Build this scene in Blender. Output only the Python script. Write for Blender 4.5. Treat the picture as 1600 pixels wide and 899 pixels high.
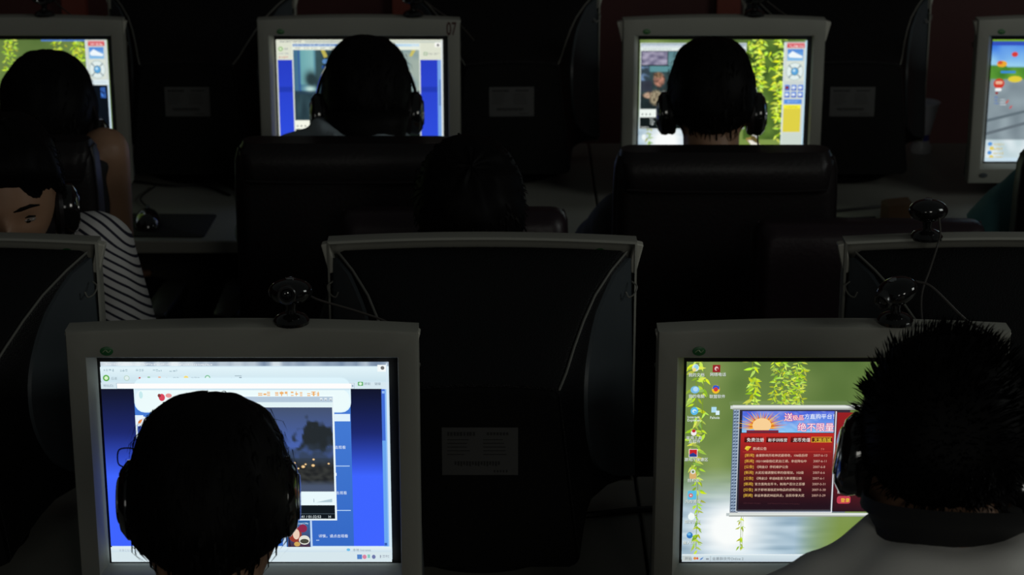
import bpy, bmesh, math, random
from math import sin, cos, pi, sqrt, radians as R
from mathutils import Vector, Matrix, noise
for o in list(bpy.data.objects): bpy.data.objects.remove(o)
S = bpy.context.scene
C = S.collection
workshop = bpy.data.scenes.new('workshop')      # scratch scene for evaluating text and remeshes quickly; removed at the end
def evaluated(o):
    vl = workshop.view_layers[0]; vl.update(); dg = vl.depsgraph
    return bpy.data.meshes.new_from_object(o.evaluated_get(dg))

# ------------------------------------------------------------------ camera, world, lights, exposure
CAM_H = 2.02
cam_d = bpy.data.cameras.new('camera'); cam = bpy.data.objects.new('camera', cam_d); C.objects.link(cam)
cam.location = (0, 0, CAM_H); cam.rotation_euler = (R(90 - 17.95), 0, 0)
cam_d.sensor_width = 36; cam_d.lens = 36 * 3325 / 1600; cam_d.clip_start = .05
cam_d.dof.use_dof = True; cam_d.dof.focus_distance = 2.62; cam_d.dof.aperture_fstop = 11
S.camera = cam
w = bpy.data.worlds.new('world'); S.world = w; w.use_nodes = True
bg = w.node_tree.nodes['Background']; bg.inputs[0].default_value = (.90, 1.0, .98, 1); bg.inputs[1].default_value = .026
S.view_settings.view_transform = 'Standard'; S.view_settings.look = 'None'
S.view_settings.exposure = 0; S.view_settings.gamma = 1
def area(name, loc, target, size, power, col):
    l = bpy.data.lights.new(name, 'AREA'); l.shape = 'RECTANGLE'; l.size, l.size_y = size; l.energy = power; l.color = col
    o = bpy.data.objects.new(name, l); C.objects.link(o); o.location = loc
    o.rotation_euler = (Vector(target) - Vector(loc)).to_track_quat('-Z', 'Y').to_euler()
    return o
area('rear_window_light', (1.4, -3.2, 3.1), (.5, 3.6, 1.0), (1.0, 1.2), 16.5, (1, .99, .90))
area('rear_window_light', (-1.6, -3.4, 2.3), (-.2, 4.2, 1.0), (.8, 1.2), 4.0, (1, .99, .92))
area('side_window_light', (3.0, 2.3, 2.3), (.6, 4.8, .9), (1.2, .8), 11.8, (.95, 1, .95))

# ------------------------------------------------------------------ materials
def mat(name, col, rough=.5, metal=0, spec=.5, coat=0, bump=None, vary=0):
    m = bpy.data.materials.new(name); m.use_nodes = True
    nt = m.node_tree; b = nt.nodes['Principled BSDF']
    b.inputs['Base Color'].default_value = (*col, 1); b.inputs['Roughness'].default_value = rough
    b.inputs['Metallic'].default_value = metal; b.inputs['Specular IOR Level'].default_value = spec
    b.inputs['Coat Weight'].default_value = coat
    tc = nt.nodes.new('ShaderNodeTexCoord')
    if bump:
        kind, scale, strength = bump
        t = nt.nodes.new('ShaderNodeTexVoronoi' if kind == 'cell' else 'ShaderNodeTexNoise')
        t.inputs['Scale'].default_value = scale
        nt.links.new(tc.outputs['Object'], t.inputs['Vector'])
        bp = nt.nodes.new('ShaderNodeBump'); bp.inputs['Strength'].default_value = strength; bp.inputs['Distance'].default_value = .002
        nt.links.new(t.outputs[0], bp.inputs['Height']); nt.links.new(bp.outputs[0], b.inputs['Normal'])
    if vary:
        n = nt.nodes.new('ShaderNodeTexNoise'); n.inputs['Scale'].default_value = 9; n.inputs['Detail'].default_value = 5
        nt.links.new(tc.outputs['Object'], n.inputs['Vector'])
        mx = nt.nodes.new('ShaderNodeMix'); mx.data_type = 'RGBA'
        mx.inputs['A'].default_value = (*[c * (1 - vary) for c in col], 1); mx.inputs['B'].default_value = (*[c * (1 + vary) for c in col], 1)
        nt.links.new(n.outputs[0], mx.inputs['Factor']); nt.links.new(mx.outputs['Result'], b.inputs['Base Color'])
    return m
M = {}
M['bezel'] = mat('grey_plastic', (.305, .305, .264), .55, bump=('noise', 900, .08), vary=.05)
M['clip'] = mat('pale_tape', (.55, .54, .47), .35, vary=.2)
M['shell'] = mat('black_plastic', (.006, .006, .0063), .5, spec=.2, bump=('cell', 420, .35))
M['panel'] = mat('charcoal_plastic', (.058, .070, .078), .40, bump=('noise', 700, .08))
M['neck'] = mat('black_case_plastic', (.0045, .0045, .0045), .55, spec=.12, bump=('noise', 600, .1))
M['dark'] = mat('black_gap', (.006, .006, .006), .7)
M['gloss'] = mat('glossy_black_plastic', (.008, .008, .008), .12, coat=.6)
M['rim'] = mat('dark_rim_metal', (.10, .10, .10), .22, .8)
M['hook_and_glint'] = mat('grey_wire_and_glint', (.16, .16, .14), .4)
M['glass'] = mat('lens_glass', (.004, .004, .005), .03, coat=1)
M['chrome'] = mat('chrome', (.55, .55, .56), .12, 1)
M['leather'] = mat('brown_black_leather', (.011, .0085, .009), .42, spec=.3, bump=('noise', 130, .25), vary=.25)
M['leather_plum'] = mat('plum_leather', (.018, .010, .013), .40, spec=.35, bump=('noise', 130, .25), vary=.25)
M['desk'] = mat('grey_laminate', (.25, .25, .22), .45, bump=('noise', 300, .05), vary=.10)
M['deskside'] = mat('dark_laminate', (.05, .05, .047), .5, vary=.1)
M['floor'] = mat('dark_floor_tile', (.03, .029, .028), .4, vary=.2)
M['red'] = mat('maroon_wall', (.062, .012, .011), .6, bump=('noise', 60, .1), vary=.2)
M['redtrim'] = mat('red_trim', (.20, .040, .024), .5, vary=.15)
M['label'] = mat('label_paper', (.06, .06, .058), .6, vary=.06)
M['labelink'] = mat('label_ink', (.012, .012, .012), .6)
M['skin'] = mat('skin', (.36, .20, .12), .5, bump=('noise', 160, .05), vary=.10)
M['lips'] = mat('lip_skin', (.28, .11, .09), .45)
M['eye'] = mat('eye_white', (.27, .22, .19), .25)
M['iris'] = mat('dark_iris', (.012, .008, .006), .1)
M['hair'] = mat('black_hair', (.0032, .0028, .0028), .55, spec=.08)
M['white'] = mat('white_cotton', (.78, .77, .73), .8, bump=('noise', 400, .1), vary=.04)
M['bluegrey'] = mat('blue_grey_cotton', (.30, .36, .40), .8, vary=.1)
M['teal'] = mat('teal_cotton', (.05, .16, .17), .8, vary=.1)
M['blackcloth'] = mat('black_cotton', (.012, .012, .013), .8, vary=.1)
M['navy'] = mat('navy_denim', (.015, .02, .035), .8, vary=.2)
M['shoe'] = mat('dark_shoe_rubber', (.02, .02, .02), .6)
M['green'] = mat('green_sticker', (.03, .16, .05), .35)
M['greenlight'] = mat('pale_green_sticker', (.30, .42, .22), .35)
M['redpaint'] = mat('dark_red_paint', (.06, .007, .007), .6)
M['cable'] = mat('cable_rubber', (.05, .045, .04), .4)
M['blackcable'] = mat('black_cable_rubber', (.008, .008, .008), .5)
M['mat'] = mat('black_mousepad_cloth', (.010, .010, .010), .9)
M['paper'] = mat('white_paper', (.6, .6, .58), .8)
M['orange'] = mat('orange_carton', (.085, .04, .013), .6, vary=.15)
def cup_mat(name, col):
    m = mat(name, col, .25); b = m.node_tree.nodes['Principled BSDF']; b.inputs['Transmission Weight'].default_value = 0
    return m
M['cup'] = cup_mat('translucent_plastic', (.8, .82, .9))
M['cupblue'] = mat('blue_violet_print', (.09, .085, .5), .35)
M['cupwhite'] = mat('white_plastic', (.62, .62, .64), .35)
# striped cotton: the stripe follows a woven coordinate stored on the cloth
m = mat('striped_cotton', (.6, .59, .57), .8); nt = m.node_tree; b = nt.nodes['Principled BSDF']
at = nt.nodes.new('ShaderNodeAttribute'); at.attribute_name = 'stripe'
dv = nt.nodes.new('ShaderNodeMath'); dv.operation = 'MULTIPLY'; dv.inputs[1].default_value = 1 / .0138
fr = nt.nodes.new('ShaderNodeMath'); fr.operation = 'FRACT'
rp = nt.nodes.new('ShaderNodeValToRGB'); rp.color_ramp.interpolation = 'CONSTANT'
rp.color_ramp.elements[0].color = (.012, .012, .03, 1); rp.color_ramp.elements[1].position = .31; rp.color_ramp.elements[1].color = (.62, .61, .60, 1)
nt.links.new(at.outputs['Fac'], dv.inputs[0]); nt.links.new(dv.outputs[0], fr.inputs[0]); nt.links.new(fr.outputs[0], rp.inputs[0]); nt.links.new(rp.outputs[0], b.inputs['Base Color'])
M['stripes'] = m
# lit picture tube: gives off the colours of the picture it shows
m = mat('lit_screen', (.01, .01, .01), .12); nt = m.node_tree; b = nt.nodes['Principled BSDF']
at = nt.nodes.new('ShaderNodeAttribute'); at.attribute_name = 'picture'
nt.links.new(at.outputs['Color'], b.inputs['Emission Color']); b.inputs['Emission Strength'].default_value = 1.0
M['screen'] = m

# ------------------------------------------------------------------ object helpers
def mesh_of(bm, smooth=True):
    bmesh.ops.recalc_face_normals(bm, faces=bm.faces[:])
    me = bpy.data.meshes.new('mesh'); bm.to_mesh(me); bm.free()
    for p in me.polygons: p.use_smooth = smooth
    return me
def obj(name, bm, material, parent=None, smooth=True, auto=True, bevel=0):
    me = bm if isinstance(bm, bpy.types.Mesh) else mesh_of(bm, smooth)
    me.name = name
    if material is not None and not me.materials: me.materials.append(M[material] if isinstance(material, str) else material)
    o = bpy.data.objects.new(name, me); C.objects.link(o)
    if parent: o.parent = parent
    if bevel:
        bv = o.modifiers.new('bevel', 'BEVEL'); bv.width = bevel; bv.segments = 2; bv.limit_method = 'ANGLE'; bv.angle_limit = R(40)
    if smooth and auto:
        try: me.set_sharp_from_angle(angle=R(38))
        except Exception: pass
    return o
def tag(o, label=None, cat=None, group=None, kind=None):
    if label: o['label'] = label
    if cat: o['category'] = cat
    if group: o['group'] = group
    if kind: o['kind'] = kind
    return o
def thing(name, label, cat, loc=(0, 0, 0), rz=0, group=None):
    o = bpy.data.objects.new(name, None); C.objects.link(o); o.location = loc; o.rotation_euler = (0, 0, rz)
    o.empty_display_size = .05
    return tag(o, label, cat, group)
def copy_tree(o, parent=None):
    c = o.copy(); C.objects.link(c)
    if parent: c.parent = parent
    for ch in o.children: copy_tree(ch, c)
    return c
def box(bm, x0, x1, y0, y1, z0, z1, mtx=None):
    vs = [bm.verts.new((x, y, z)) for z in (z0, z1) for x, y in ((x0, y0), (x1, y0), (x1, y1), (x0, y1))]
    if mtx:
        for v in vs: v.co = mtx @ v.co
    for f in ((3, 2, 1, 0), (4, 5, 6, 7), (0, 1, 5, 4), (1, 2, 6, 5), (2, 3, 7, 6), (3, 0, 4, 7)): bm.faces.new([vs[i] for i in f])
def loft(bm, rings, cap=True, closed=True):
    R_ = [[bm.verts.new(p) for p in r] for r in rings]
    n = len(R_[0])
    for a, b_ in zip(R_, R_[1:]):
        for i in range(n if closed else n - 1):
            bm.faces.new((a[i], a[(i + 1) % n], b_[(i + 1) % n], b_[i]))
    if cap:
        bm.faces.new(R_[0][::-1]); bm.faces.new(R_[-1])
    return R_
def frames(pts):
    pts = [Vector(p) for p in pts]; out = []
    t0 = (pts[1] - pts[0]).normalized()
    u = t0.orthogonal().normalized()
    for i, p in enumerate(pts):
        t = ((pts[min(i + 1, len(pts) - 1)]) - pts[max(i - 1, 0)]).normalized()
        u = (u - t * u.dot(t)).normalized()
        out.append((p, t, u, t.cross(u)))
    return out
def tube(bm, pts, rad, n=10, round_ends=True):
    if not isinstance(rad, (list, tuple)): rad = [rad] * len(pts)
    fr_ = frames(pts); rings = []
    def ring(p, u, v, r): return [p + u * (r * cos(2 * pi * k / n)) + v * (r * sin(2 * pi * k / n)) for k in range(n)]
    if round_ends:
        p, t, u, v = fr_[0]
        for a in (80, 55, 28): rings.append(ring(p - t * rad[0] * sin(R(a)), u, v, rad[0] * cos(R(a))))
    for (p, t, u, v), r in zip(fr_, rad): rings.append(ring(p, u, v, r))
    if round_ends:
        p, t, u, v = fr_[-1]
        for a in (28, 55, 80): rings.append(ring(p + t * rad[-1] * sin(R(a)), u, v, rad[-1] * cos(R(a))))
    loft(bm, rings)
def curve_pts(ctrl, n=10):
    c = [Vector(p) for p in ctrl]; c = [c[0] * 2 - c[1]] + c + [c[-1] * 2 - c[-2]]; out = []
    for i in range(1, len(c) - 2):
        for k in range(n):
            t = k / n; p0, p1, p2, p3 = c[i - 1:i + 3]
            out.append(.5 * ((2 * p1) + (p2 - p0) * t + (2 * p0 - 5 * p1 + 4 * p2 - p3) * t * t + (3 * p1 - p0 - 3 * p2 + p3) * t ** 3))
    out.append(c[-2]); return out
def lathe(bm, prof, n=28, mtx=None):
    rings = [[Vector((r * cos(2 * pi * k / n), r * sin(2 * pi * k / n), z)) for k in range(n)] for r, z in prof]
    if mtx: rings = [[mtx @ p for p in r] for r in rings]
    loft(bm, rings)
def ball(bm, c, r, mtx=None, nu=20, nv=12):
    c = Vector(c); rr = r if isinstance(r, (tuple, list)) else (r, r, r)
    rings = []
    for j in range(nv + 1):
        a = -pi / 2 + pi * (j + .02) / (nv + .04)
        rings.append([c + Vector((rr[0] * cos(a) * cos(2 * pi * k / nu), rr[1] * cos(a) * sin(2 * pi * k / nu), rr[2] * sin(a))) for k in range(nu)])
    if mtx: rings = [[mtx @ p for p in r_] for r_ in rings]
    loft(bm, rings)
def rrect(hw, hd, r, n=4):
    out = []
    for cx, cy, a0 in ((hw - r, hd - r, 0), (-hw + r, hd - r, 90), (-hw + r, -hd + r, 180), (hw - r, -hd + r, 270)):
        for k in range(n + 1):
            a = R(a0 + 90 * k / n); out.append((cx + r * cos(a), cy + r * sin(a)))
    return out
def solid(bm, outline, z0, z1, bev=.0, mtx=None):
    """outline in x,y extruded in z with a soft edge"""
    def sc(d):
        cx = sum(p[0] for p in outline) / len(outline); cy = sum(p[1] for p in outline) / len(outline); o_ = []
        for x, y in outline:
            L = sqrt((x - cx) ** 2 + (y - cy) ** 2) or 1; k = max(0, 1 - d / L); o_.append((cx + (x - cx) * k, cy + (y - cy) * k))
        return o_
    lev = [(bev, z0), (bev * .3, z0 + bev * .3), (0, z0 + bev), (0, z1 - bev), (bev * .3, z1 - bev * .3), (bev, z1)] if bev else [(0, z0), (0, z1)]
    rings = [[Vector((x, y, z)) for x, y in sc(d)] for d, z in lev]
    if mtx: rings = [[mtx @ p for p in r] for r in rings]
    loft(bm, rings)
def new(): return bmesh.new()
def text_mesh(body, size, bold=0):
    c = bpy.data.curves.new('text', 'FONT'); c.body = body; c.size = size; c.offset = bold * size
    o = bpy.data.objects.new('text', c); workshop.collection.objects.link(o)
    me = evaluated(o)
    bpy.data.objects.remove(o); bpy.data.curves.remove(c)
    return me

# ------------------------------------------------------------------ the pictures on the screens
def lin(c): return tuple(((x / 255 + .055) / 1.055) ** 2.4 if x > 10 else x / 255 / 12.92 for x in c)
def mixc(a, b_, t): t = max(0, min(1, t)); return tuple(p + (q - p) * t for p, q in zip(a, b_))
SCR_HW, SCR_Z0, SCR_Z1 = .1805, .089, .3605
class Picture:
    """paints on a 4:3 screen; x to the right, y down, in units of its own grid with origin (x0, y0)"""
    def __init__(s, x0, y0, wd, hg):
        s.x0, s.y0, s.w, s.h = x0, y0, wd, hg; s.v = []; s.f = []; s.c = []; s.L = 0
    def p(s, x, y):
        u = (x - s.x0) / s.w; v = (y - s.y0) / s.h
        u = max(0, min(1, u)); v = max(0, min(1, v))
        s.v.append((-SCR_HW + 2 * SCR_HW * u, .0205 - s.L * 2.5e-5, SCR_Z1 - (SCR_Z1 - SCR_Z0) * v)); return len(s.v) - 1
    def poly(s, pts, cols):
        s.L += .15
        idx = [s.p(*q) for q in pts]; s.f.append(idx)
        if not isinstance(cols[0], (tuple, list)): cols = [cols] * len(idx)
        s.c.append([lin(c) for c in cols])
    def rect(s, x0, y0, x1, y1, a, b_=None):
        s.L += .5; b_ = b_ or a; s.poly([(x0, y0), (x0, y1), (x1, y1), (x1, y0)], [a, b_, b_, a])
    def grid(s, x0, y0, x1, y1, nx, ny, fn):
        s.L += 1; base = len(s.v); cols = []
        for j in range(ny + 1):
            for i in range(nx + 1):
                x = x0 + (x1 - x0) * i / nx; y = y0 + (y1 - y0) * j / ny; s.p(x, y); cols.append(lin(fn(x, y)))
        for j in range(ny):
            for i in range(nx):
                a = base + j * (nx + 1) + i; q = [a, a + nx + 1, a + nx + 2, a + 1]; s.f.append(q); s.c.append([cols[k - base] for k in q])
    def disc(s, x, y, rx, ry, col, n=18): s.L += .5; s.poly([(x + rx * cos(2 * pi * k / n), y - ry * sin(2 * pi * k / n)) for k in range(n)][::-1], col)
    def rr(s, x0, y0, x1, y1, r, col):
        s.L += .5; cx, cy = (x0 + x1) / 2, (y0 + y1) / 2
        s.poly([(cx + a, cy + b_) for a, b_ in rrect((x1 - x0) / 2, (y1 - y0) / 2, r)], col)
    def text(s, body, x, y, size, col):
        s.L += .6; me = text_mesh(body, size); base = len(s.v); c = lin(col)
        for v in me.vertices: s.p(x + v.co.x, y - v.co.y)
        for f in me.polygons: s.f.append([base + i for i in f.vertices]); s.c.append([c] * len(f.vertices))
        bpy.data.meshes.remove(me)
    def smudge(s, x0, y0, x1, y1, col, density=.5):
        """writing too small to read"""
        s.L += .5; r = random.Random(int(x0 * 7 + y0 * 13)); x = x0; h = y1 - y0
        while x < x1 - h * .3:
            ww = h * r.uniform(.5, .9)
            for _ in range(3):
                yy = y0 + h * r.random() * .8
                s.rect(x, yy, min(x1, x + ww), yy + h * .17, col)
            s.rect(x + ww * r.random() * .7, y0, x + ww * r.random() * .5 + h * .15, y1, col) if r.random() < density else None
            x += ww + h * r.uniform(.1, .4)
    def leaf(s, x, y, L, ang, col, wd=.29):
        dx, dy = cos(ang), sin(ang); nx_, ny_ = -dy, dx; q = []
        for t, ww in ((0, 0), (.3, 1), (.6, .8), (1, 0)): q.append((x + dx * L * t + nx_ * L * wd * ww / 2, y + dy * L * t + ny_ * L * wd * ww / 2))
        for t, ww in ((.6, .8), (.3, 1)): q.append((x + dx * L * t - nx_ * L * wd * ww / 2, y + dy * L * t - ny_ * L * wd * ww / 2))
        s.poly(q, col)
    def strand(s, x, y0, y1, seed, L, step, bright=1.0, stem=True, spread=1.0, xlim=None):
        r = random.Random(seed); y = y0
        if stem: s.L += .3; s.poly([(x - L * .04, y0), (x + L * .04, y0), (x + L * .04, y1), (x - L * .04, y1)], (120, 150, 40))
        while y < y1:
            for sd in (-1, 1):
                for _ in range(2):
                    if r.random() < .85:
                        a = pi / 2 - sd * R(r.uniform(15, 95)) * spread
                        g = r.uniform(.75, 1.05) * bright
                        col = (min(255, 200 * g + r.uniform(-25, 25)), min(255, 232 * g), min(255, (60 + r.uniform(-30, 50)) * g))
                        xx = x + r.uniform(-.35, .35) * L * spread
                        if xlim and not xlim[0] < xx < xlim[1]: continue
                        s.leaf(xx, y + r.uniform(-.3, .3) * L, L * r.uniform(.6, 1.15), a, col)
            y += step * r.uniform(.7, 1.3)
    def build(s, name, parent):
        me = bpy.data.meshes.new(name); me.from_pydata(s.v, [], s.f)
        at_ = me.color_attributes.new('picture', 'FLOAT_COLOR', 'CORNER')
        flat = []
        for cs in s.c:
            for c in cs: flat += [c[0], c[1], c[2], 1]
        at_.data.foreach_set('color', flat)
        return obj(name, me, 'screen', parent, smooth=False)
def wallpaper(P, k=1.0):
    """willow over water: olive green haze, a white glow on blue water at the lower left"""
    def fn(x, y):
        u = (x - P.x0) / P.w; v = (y - P.y0) / P.h
        n = noise.noise(Vector((u * 5, v * 4, 3.1))) * .5 + noise.noise(Vector((u * 11, v * 9, 1.7))) * .25
        c = mixc((84, 112, 52), (140, 160, 92), .45 + n * .9)
        c = mixc(c, (60, 86, 42), max(0, .45 - abs(u - .55)) * .9 * max(0, 1 - v * 1.6))
        wv = max(0, min(1, (v - .52) / .22)) * max(0, min(1, (.56 - u) / .16))
        wn = noise.noise(Vector((u * 9, v * 42, .3)))
        c = mixc(c, mixc((128, 158, 178), (190, 212, 226), .5 + wn * .8), wv)
        g = math.exp(-(((u - .17) / .12) ** 2 + ((v - .84) / .16) ** 2)) * 1.25
        c = mixc(c, (250, 253, 252), g)
        c = mixc(c, (150, 172, 80), max(0, min(1, (v - .7) / .2)) * max(0, min(1, (u - .42) / .15)) * .55)
        return c
    P.grid(P.x0, P.y0, P.x0 + P.w, P.y0 + P.h, 120, 90, fn)
def pic_movie_site():                     # front left monitor
    P = Picture(151.5, 576, 456, 332)
    P.rect(150, 570, 610, 910, (205, 228, 240))
    P.grid(150, 575, 610, 583, 60, 2, lambda x, y: mixc((226, 236, 240), (120, 140, 165), .5 + noise.noise(Vector((x * .05, 0, 1))) * .9 + (x - 380) / 500))
    P.smudge(160, 578, 330, 581, (235, 240, 245))
    P.rect(150, 583, 610, 607, (226, 244, 250), (205, 228, 238))
    for x0, x1 in ((157, 172), (183, 197), (208, 222), (235, 249), (261, 276)): P.smudge(x0, 586, x1, 590.5, (170, 195, 205))
    P.rect(590, 579, 604, 590, (245, 250, 250)); P.disc(598, 584, 3, 3, (110, 110, 110))
    P.disc(160.5, 600.5, 5.2, 5.2, (90, 170, 70)); P.disc(160.5, 600.5, 3, 3, (215, 245, 200)); P.text('后退', 168, 603, 5, (140, 160, 170))
    P.disc(193, 600.5, 4.6, 4.6, (190, 215, 205)); P.disc(193, 600.5, 3.2, 3.2, (225, 240, 240))
    P.rect(212, 599, 215, 602, (200, 70, 60)); P.rect(226, 598, 230, 603, (140, 190, 150)); P.rect(243, 598, 247, 603, (235, 180, 150)); P.leaf(253, 604, 6, -.9, (170, 140, 120))
    P.text('搜索', 266, 603, 5, (130, 150, 165)); P.disc(287, 600.5, 3.8, 3.8, (245, 220, 120)); P.text('收藏夹', 294, 603, 5, (130, 150, 165))
    P.disc(321, 600, 4.4, 4.4, (120, 190, 150)); P.disc(321, 600, 2.8, 2.8, (225, 245, 240)); P.leaf(355, 604, 6, -.8, (90, 110, 160)); P.rect(364, 596, 375, 597.5, (170, 190, 200)); P.rect(371, 599, 375, 602, (90, 110, 130))
    P.rect(150, 607.3, 610, 619, (214, 232, 240)); P.text('地址(D)', 155, 614.5, 4.8, (130, 150, 165))
    P.rect(176, 608.6, 553, 618, (150, 185, 205)); P.rect(176.8, 609.2, 552.3, 617.4, (255, 253, 252)); P.rect(548, 610, 552, 616.5, (205, 222, 235)); P.rect(549.4, 612.4, 551, 614, (90, 110, 130))
    P.rr(558.5, 606.5, 567, 613, 1.2, (100, 175, 110)); P.disc(562.6, 609.7, 2.4, 2.4, (220, 245, 220)); P.text('转到', 568.5, 611.6, 5, (120, 140, 155)); P.text('链接', 585, 611.6, 5, (120, 140, 155))
    def page(x, y):
        v = (y - 617) / 265
        side = mixc((16, 20, 42), (28, 40, 110), v / .28) if v < .28 else mixc((28, 40, 110), (62, 100, 255), (v - .28) / .27)
        return side
    P.grid(150, 618, 596, 882, 20, 40, page)
    P.rect(203, 618, 546, 882, (70, 125, 215), (52, 104, 196))
    P.rr(203, 600, 547, 657, 16, (222, 244, 252)); P.rr(205, 619, 545, 655, 14, (236, 251, 252))
    P.rect(176.8, 609.2, 548, 617.4, (255, 253, 252)); P.rect(204, 617.5, 546, 620, (205, 228, 240))
    P.disc(214, 628, 3, 6, (200, 235, 238)); P.disc(247, 632, 5, 6, (215, 70, 90)); P.disc(258, 629, 5, 3.5, (230, 150, 150)); P.disc(243, 629, 2.5, 3, (130, 60, 60))
    for x0 in (400, 427, 452, 478): P.smudge(x0, 622, x0 + 19, 630, (238, 178, 110), .6)
    P.rect(203, 661, 216, 700, (225, 242, 252)); P.rr(205, 663, 222, 678, 6, (235, 245, 255)); P.leaf(207, 675, 11, -.8, (235, 140, 70), .4)
    P.rect(206, 679, 214, 700, (60, 90, 190))
    P.rect(520, 659, 545, 671, (225, 243, 252))
    for y0 in (745, 820): P.rect(516, y0, 542.5, y0 + 1.2, (190, 220, 250))
    for y0 in (716.5, 793): P.text('击观看', 519, y0, 6, (225, 238, 250))
    P.rect(517.5, 757, 521, 762, (235, 245, 255)); P.rect(485, 871, 490, 872, (190, 215, 245))
    P.text('详情，请点击观看', 489, 866.5, 6, (235, 245, 255))
    P.rect(595.5, 618, 601, 703, (66, 110, 215)); P.rect(601, 618, 603.6, 882, (140, 190, 245)); P.rect(595.5, 703, 601.5, 882, (105, 165, 240))
    P.rect(595.8, 876, 600, 880.5, (50, 90, 180)); P.rect(596.5, 621, 600.5, 625, (150, 190, 245))
    P.rect(603.6, 576, 605.3, 890, (215, 232, 245))
    # the poster beside the list
    P.rect(431, 838, 479, 883, (190, 215, 245)); P.rect(437, 838, 476, 883, (40, 95, 160)); P.rect(439, 840, 475, 883, (52, 108, 165), (70, 40, 60))
    P.disc(451, 861, 11, 14, (150, 58, 45)); P.disc(464, 851, 7, 7, (140, 40, 75)); P.disc(453, 861, 5.5, 9, (236, 205, 185)); P.disc(466, 871, 9, 8, (225, 225, 215)); P.disc(466, 873, 7, 4, (70, 70, 60)); P.disc(454, 878, 5, 4, (205, 165, 90))
    P.smudge(444, 841, 473, 844, (200, 225, 245))
    # the video window
    P.rect(330, 629, 520, 837, (235, 247, 250)); P.rect(330, 630, 518, 639, (180, 200, 218)); P.rect(330, 639, 518, 647, (226, 243, 246))
    for x0 in (498, 505, 513): P.rect(x0, 632, x0 + 4, 636.5, (225, 235, 240)); P.rect(x0 + .6, 635, x0 + 3.4, 636, (90, 110, 130))
    def video(x, y):
        u = (x - 335) / 182; v = (y - 647) / 141
        sky = mixc((68, 82, 112), (72, 98, 172), v / .45)
        tr = math.exp(-(((u - .86) / .17) ** 2 + ((v - .36) / .17) ** 2)) + noise.noise(Vector((u * 16, v * 13, 2))) * .5
        c = mixc(sky, (36, 42, 46), max(0, min(1, (tr - .32) * 5)))
        low = max(0, min(1, (v - .42 + noise.noise(Vector((u * 14, v * 10, 5))) * .15) * 7))
        c = mixc(c, (50, 62, 80), low * (.85 if v < .6 else 1))
        c = mixc(c, mixc((56, 58, 56), (32, 34, 36), .5 + noise.noise(Vector((u * 20, v * 26, 9)))), max(0, min(1, (v - .6) * 9)))
        c = mixc(c, (72, 84, 108), max(0, min(1, (v - .86) * 14)))
        return c
    P.grid(330, 647.5, 517, 788, 70, 56, video)
    for x_, y_, r_ in ((485, 734, 2.2), (484, 744, 3), (468, 746, 3.2), (472, 742, 2), (509, 741, 2), (460, 749, 2), (454, 740, 2.5)): P.disc(x_, y_, r_, r_ * .8, (205, 165, 110)); P.disc(x_, y_, r_ * .4, r_ * .4, (250, 225, 180))
    P.rect(330, 788, 518, 811, (232, 248, 252)); P.poly([(487, 806), (513, 800), (513, 806)], (180, 205, 215)); P.rect(483, 800, 484, 806, (150, 170, 185))
    P.rect(330, 811, 517, 834, (16, 24, 30)); P.rect(330, 825, 517, 826, (70, 85, 95)); P.text('00:16:41 / 01:32:52', 447.5, 832.6, 6.1, (215, 228, 232)); P.text('H', 506, 832.6, 6, (215, 228, 232))
    # status and task bars
    P.rect(150, 882.5, 610, 891, (226, 240, 244), (205, 224, 236)); P.rect(150, 891, 610, 910, (214, 230, 236))
    P.disc(537, 887, 3, 2.4, (110, 190, 235)); P.text('本地 Intranet', 544, 889.5, 5.4, (130, 150, 165)); P.smudge(165, 886, 186, 890, (190, 205, 215))
    P.rect(551, 895, 559, 903, (80, 130, 200)); P.disc(563, 899, 3.4, 3.8, (215, 130, 160)); P.rect(568, 895, 572, 901, (130, 200, 190)); P.disc(578, 899, 3, 3.6, (110, 120, 170)); P.smudge(588, 896, 603, 901, (150, 160, 175))
    return P
def icon_text(P, s_, x, y): P.text(s_, x + .5, y + .5, 6.4, (60, 80, 50)); P.text(s_, x, y, 6.4, (240, 248, 245))
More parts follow.
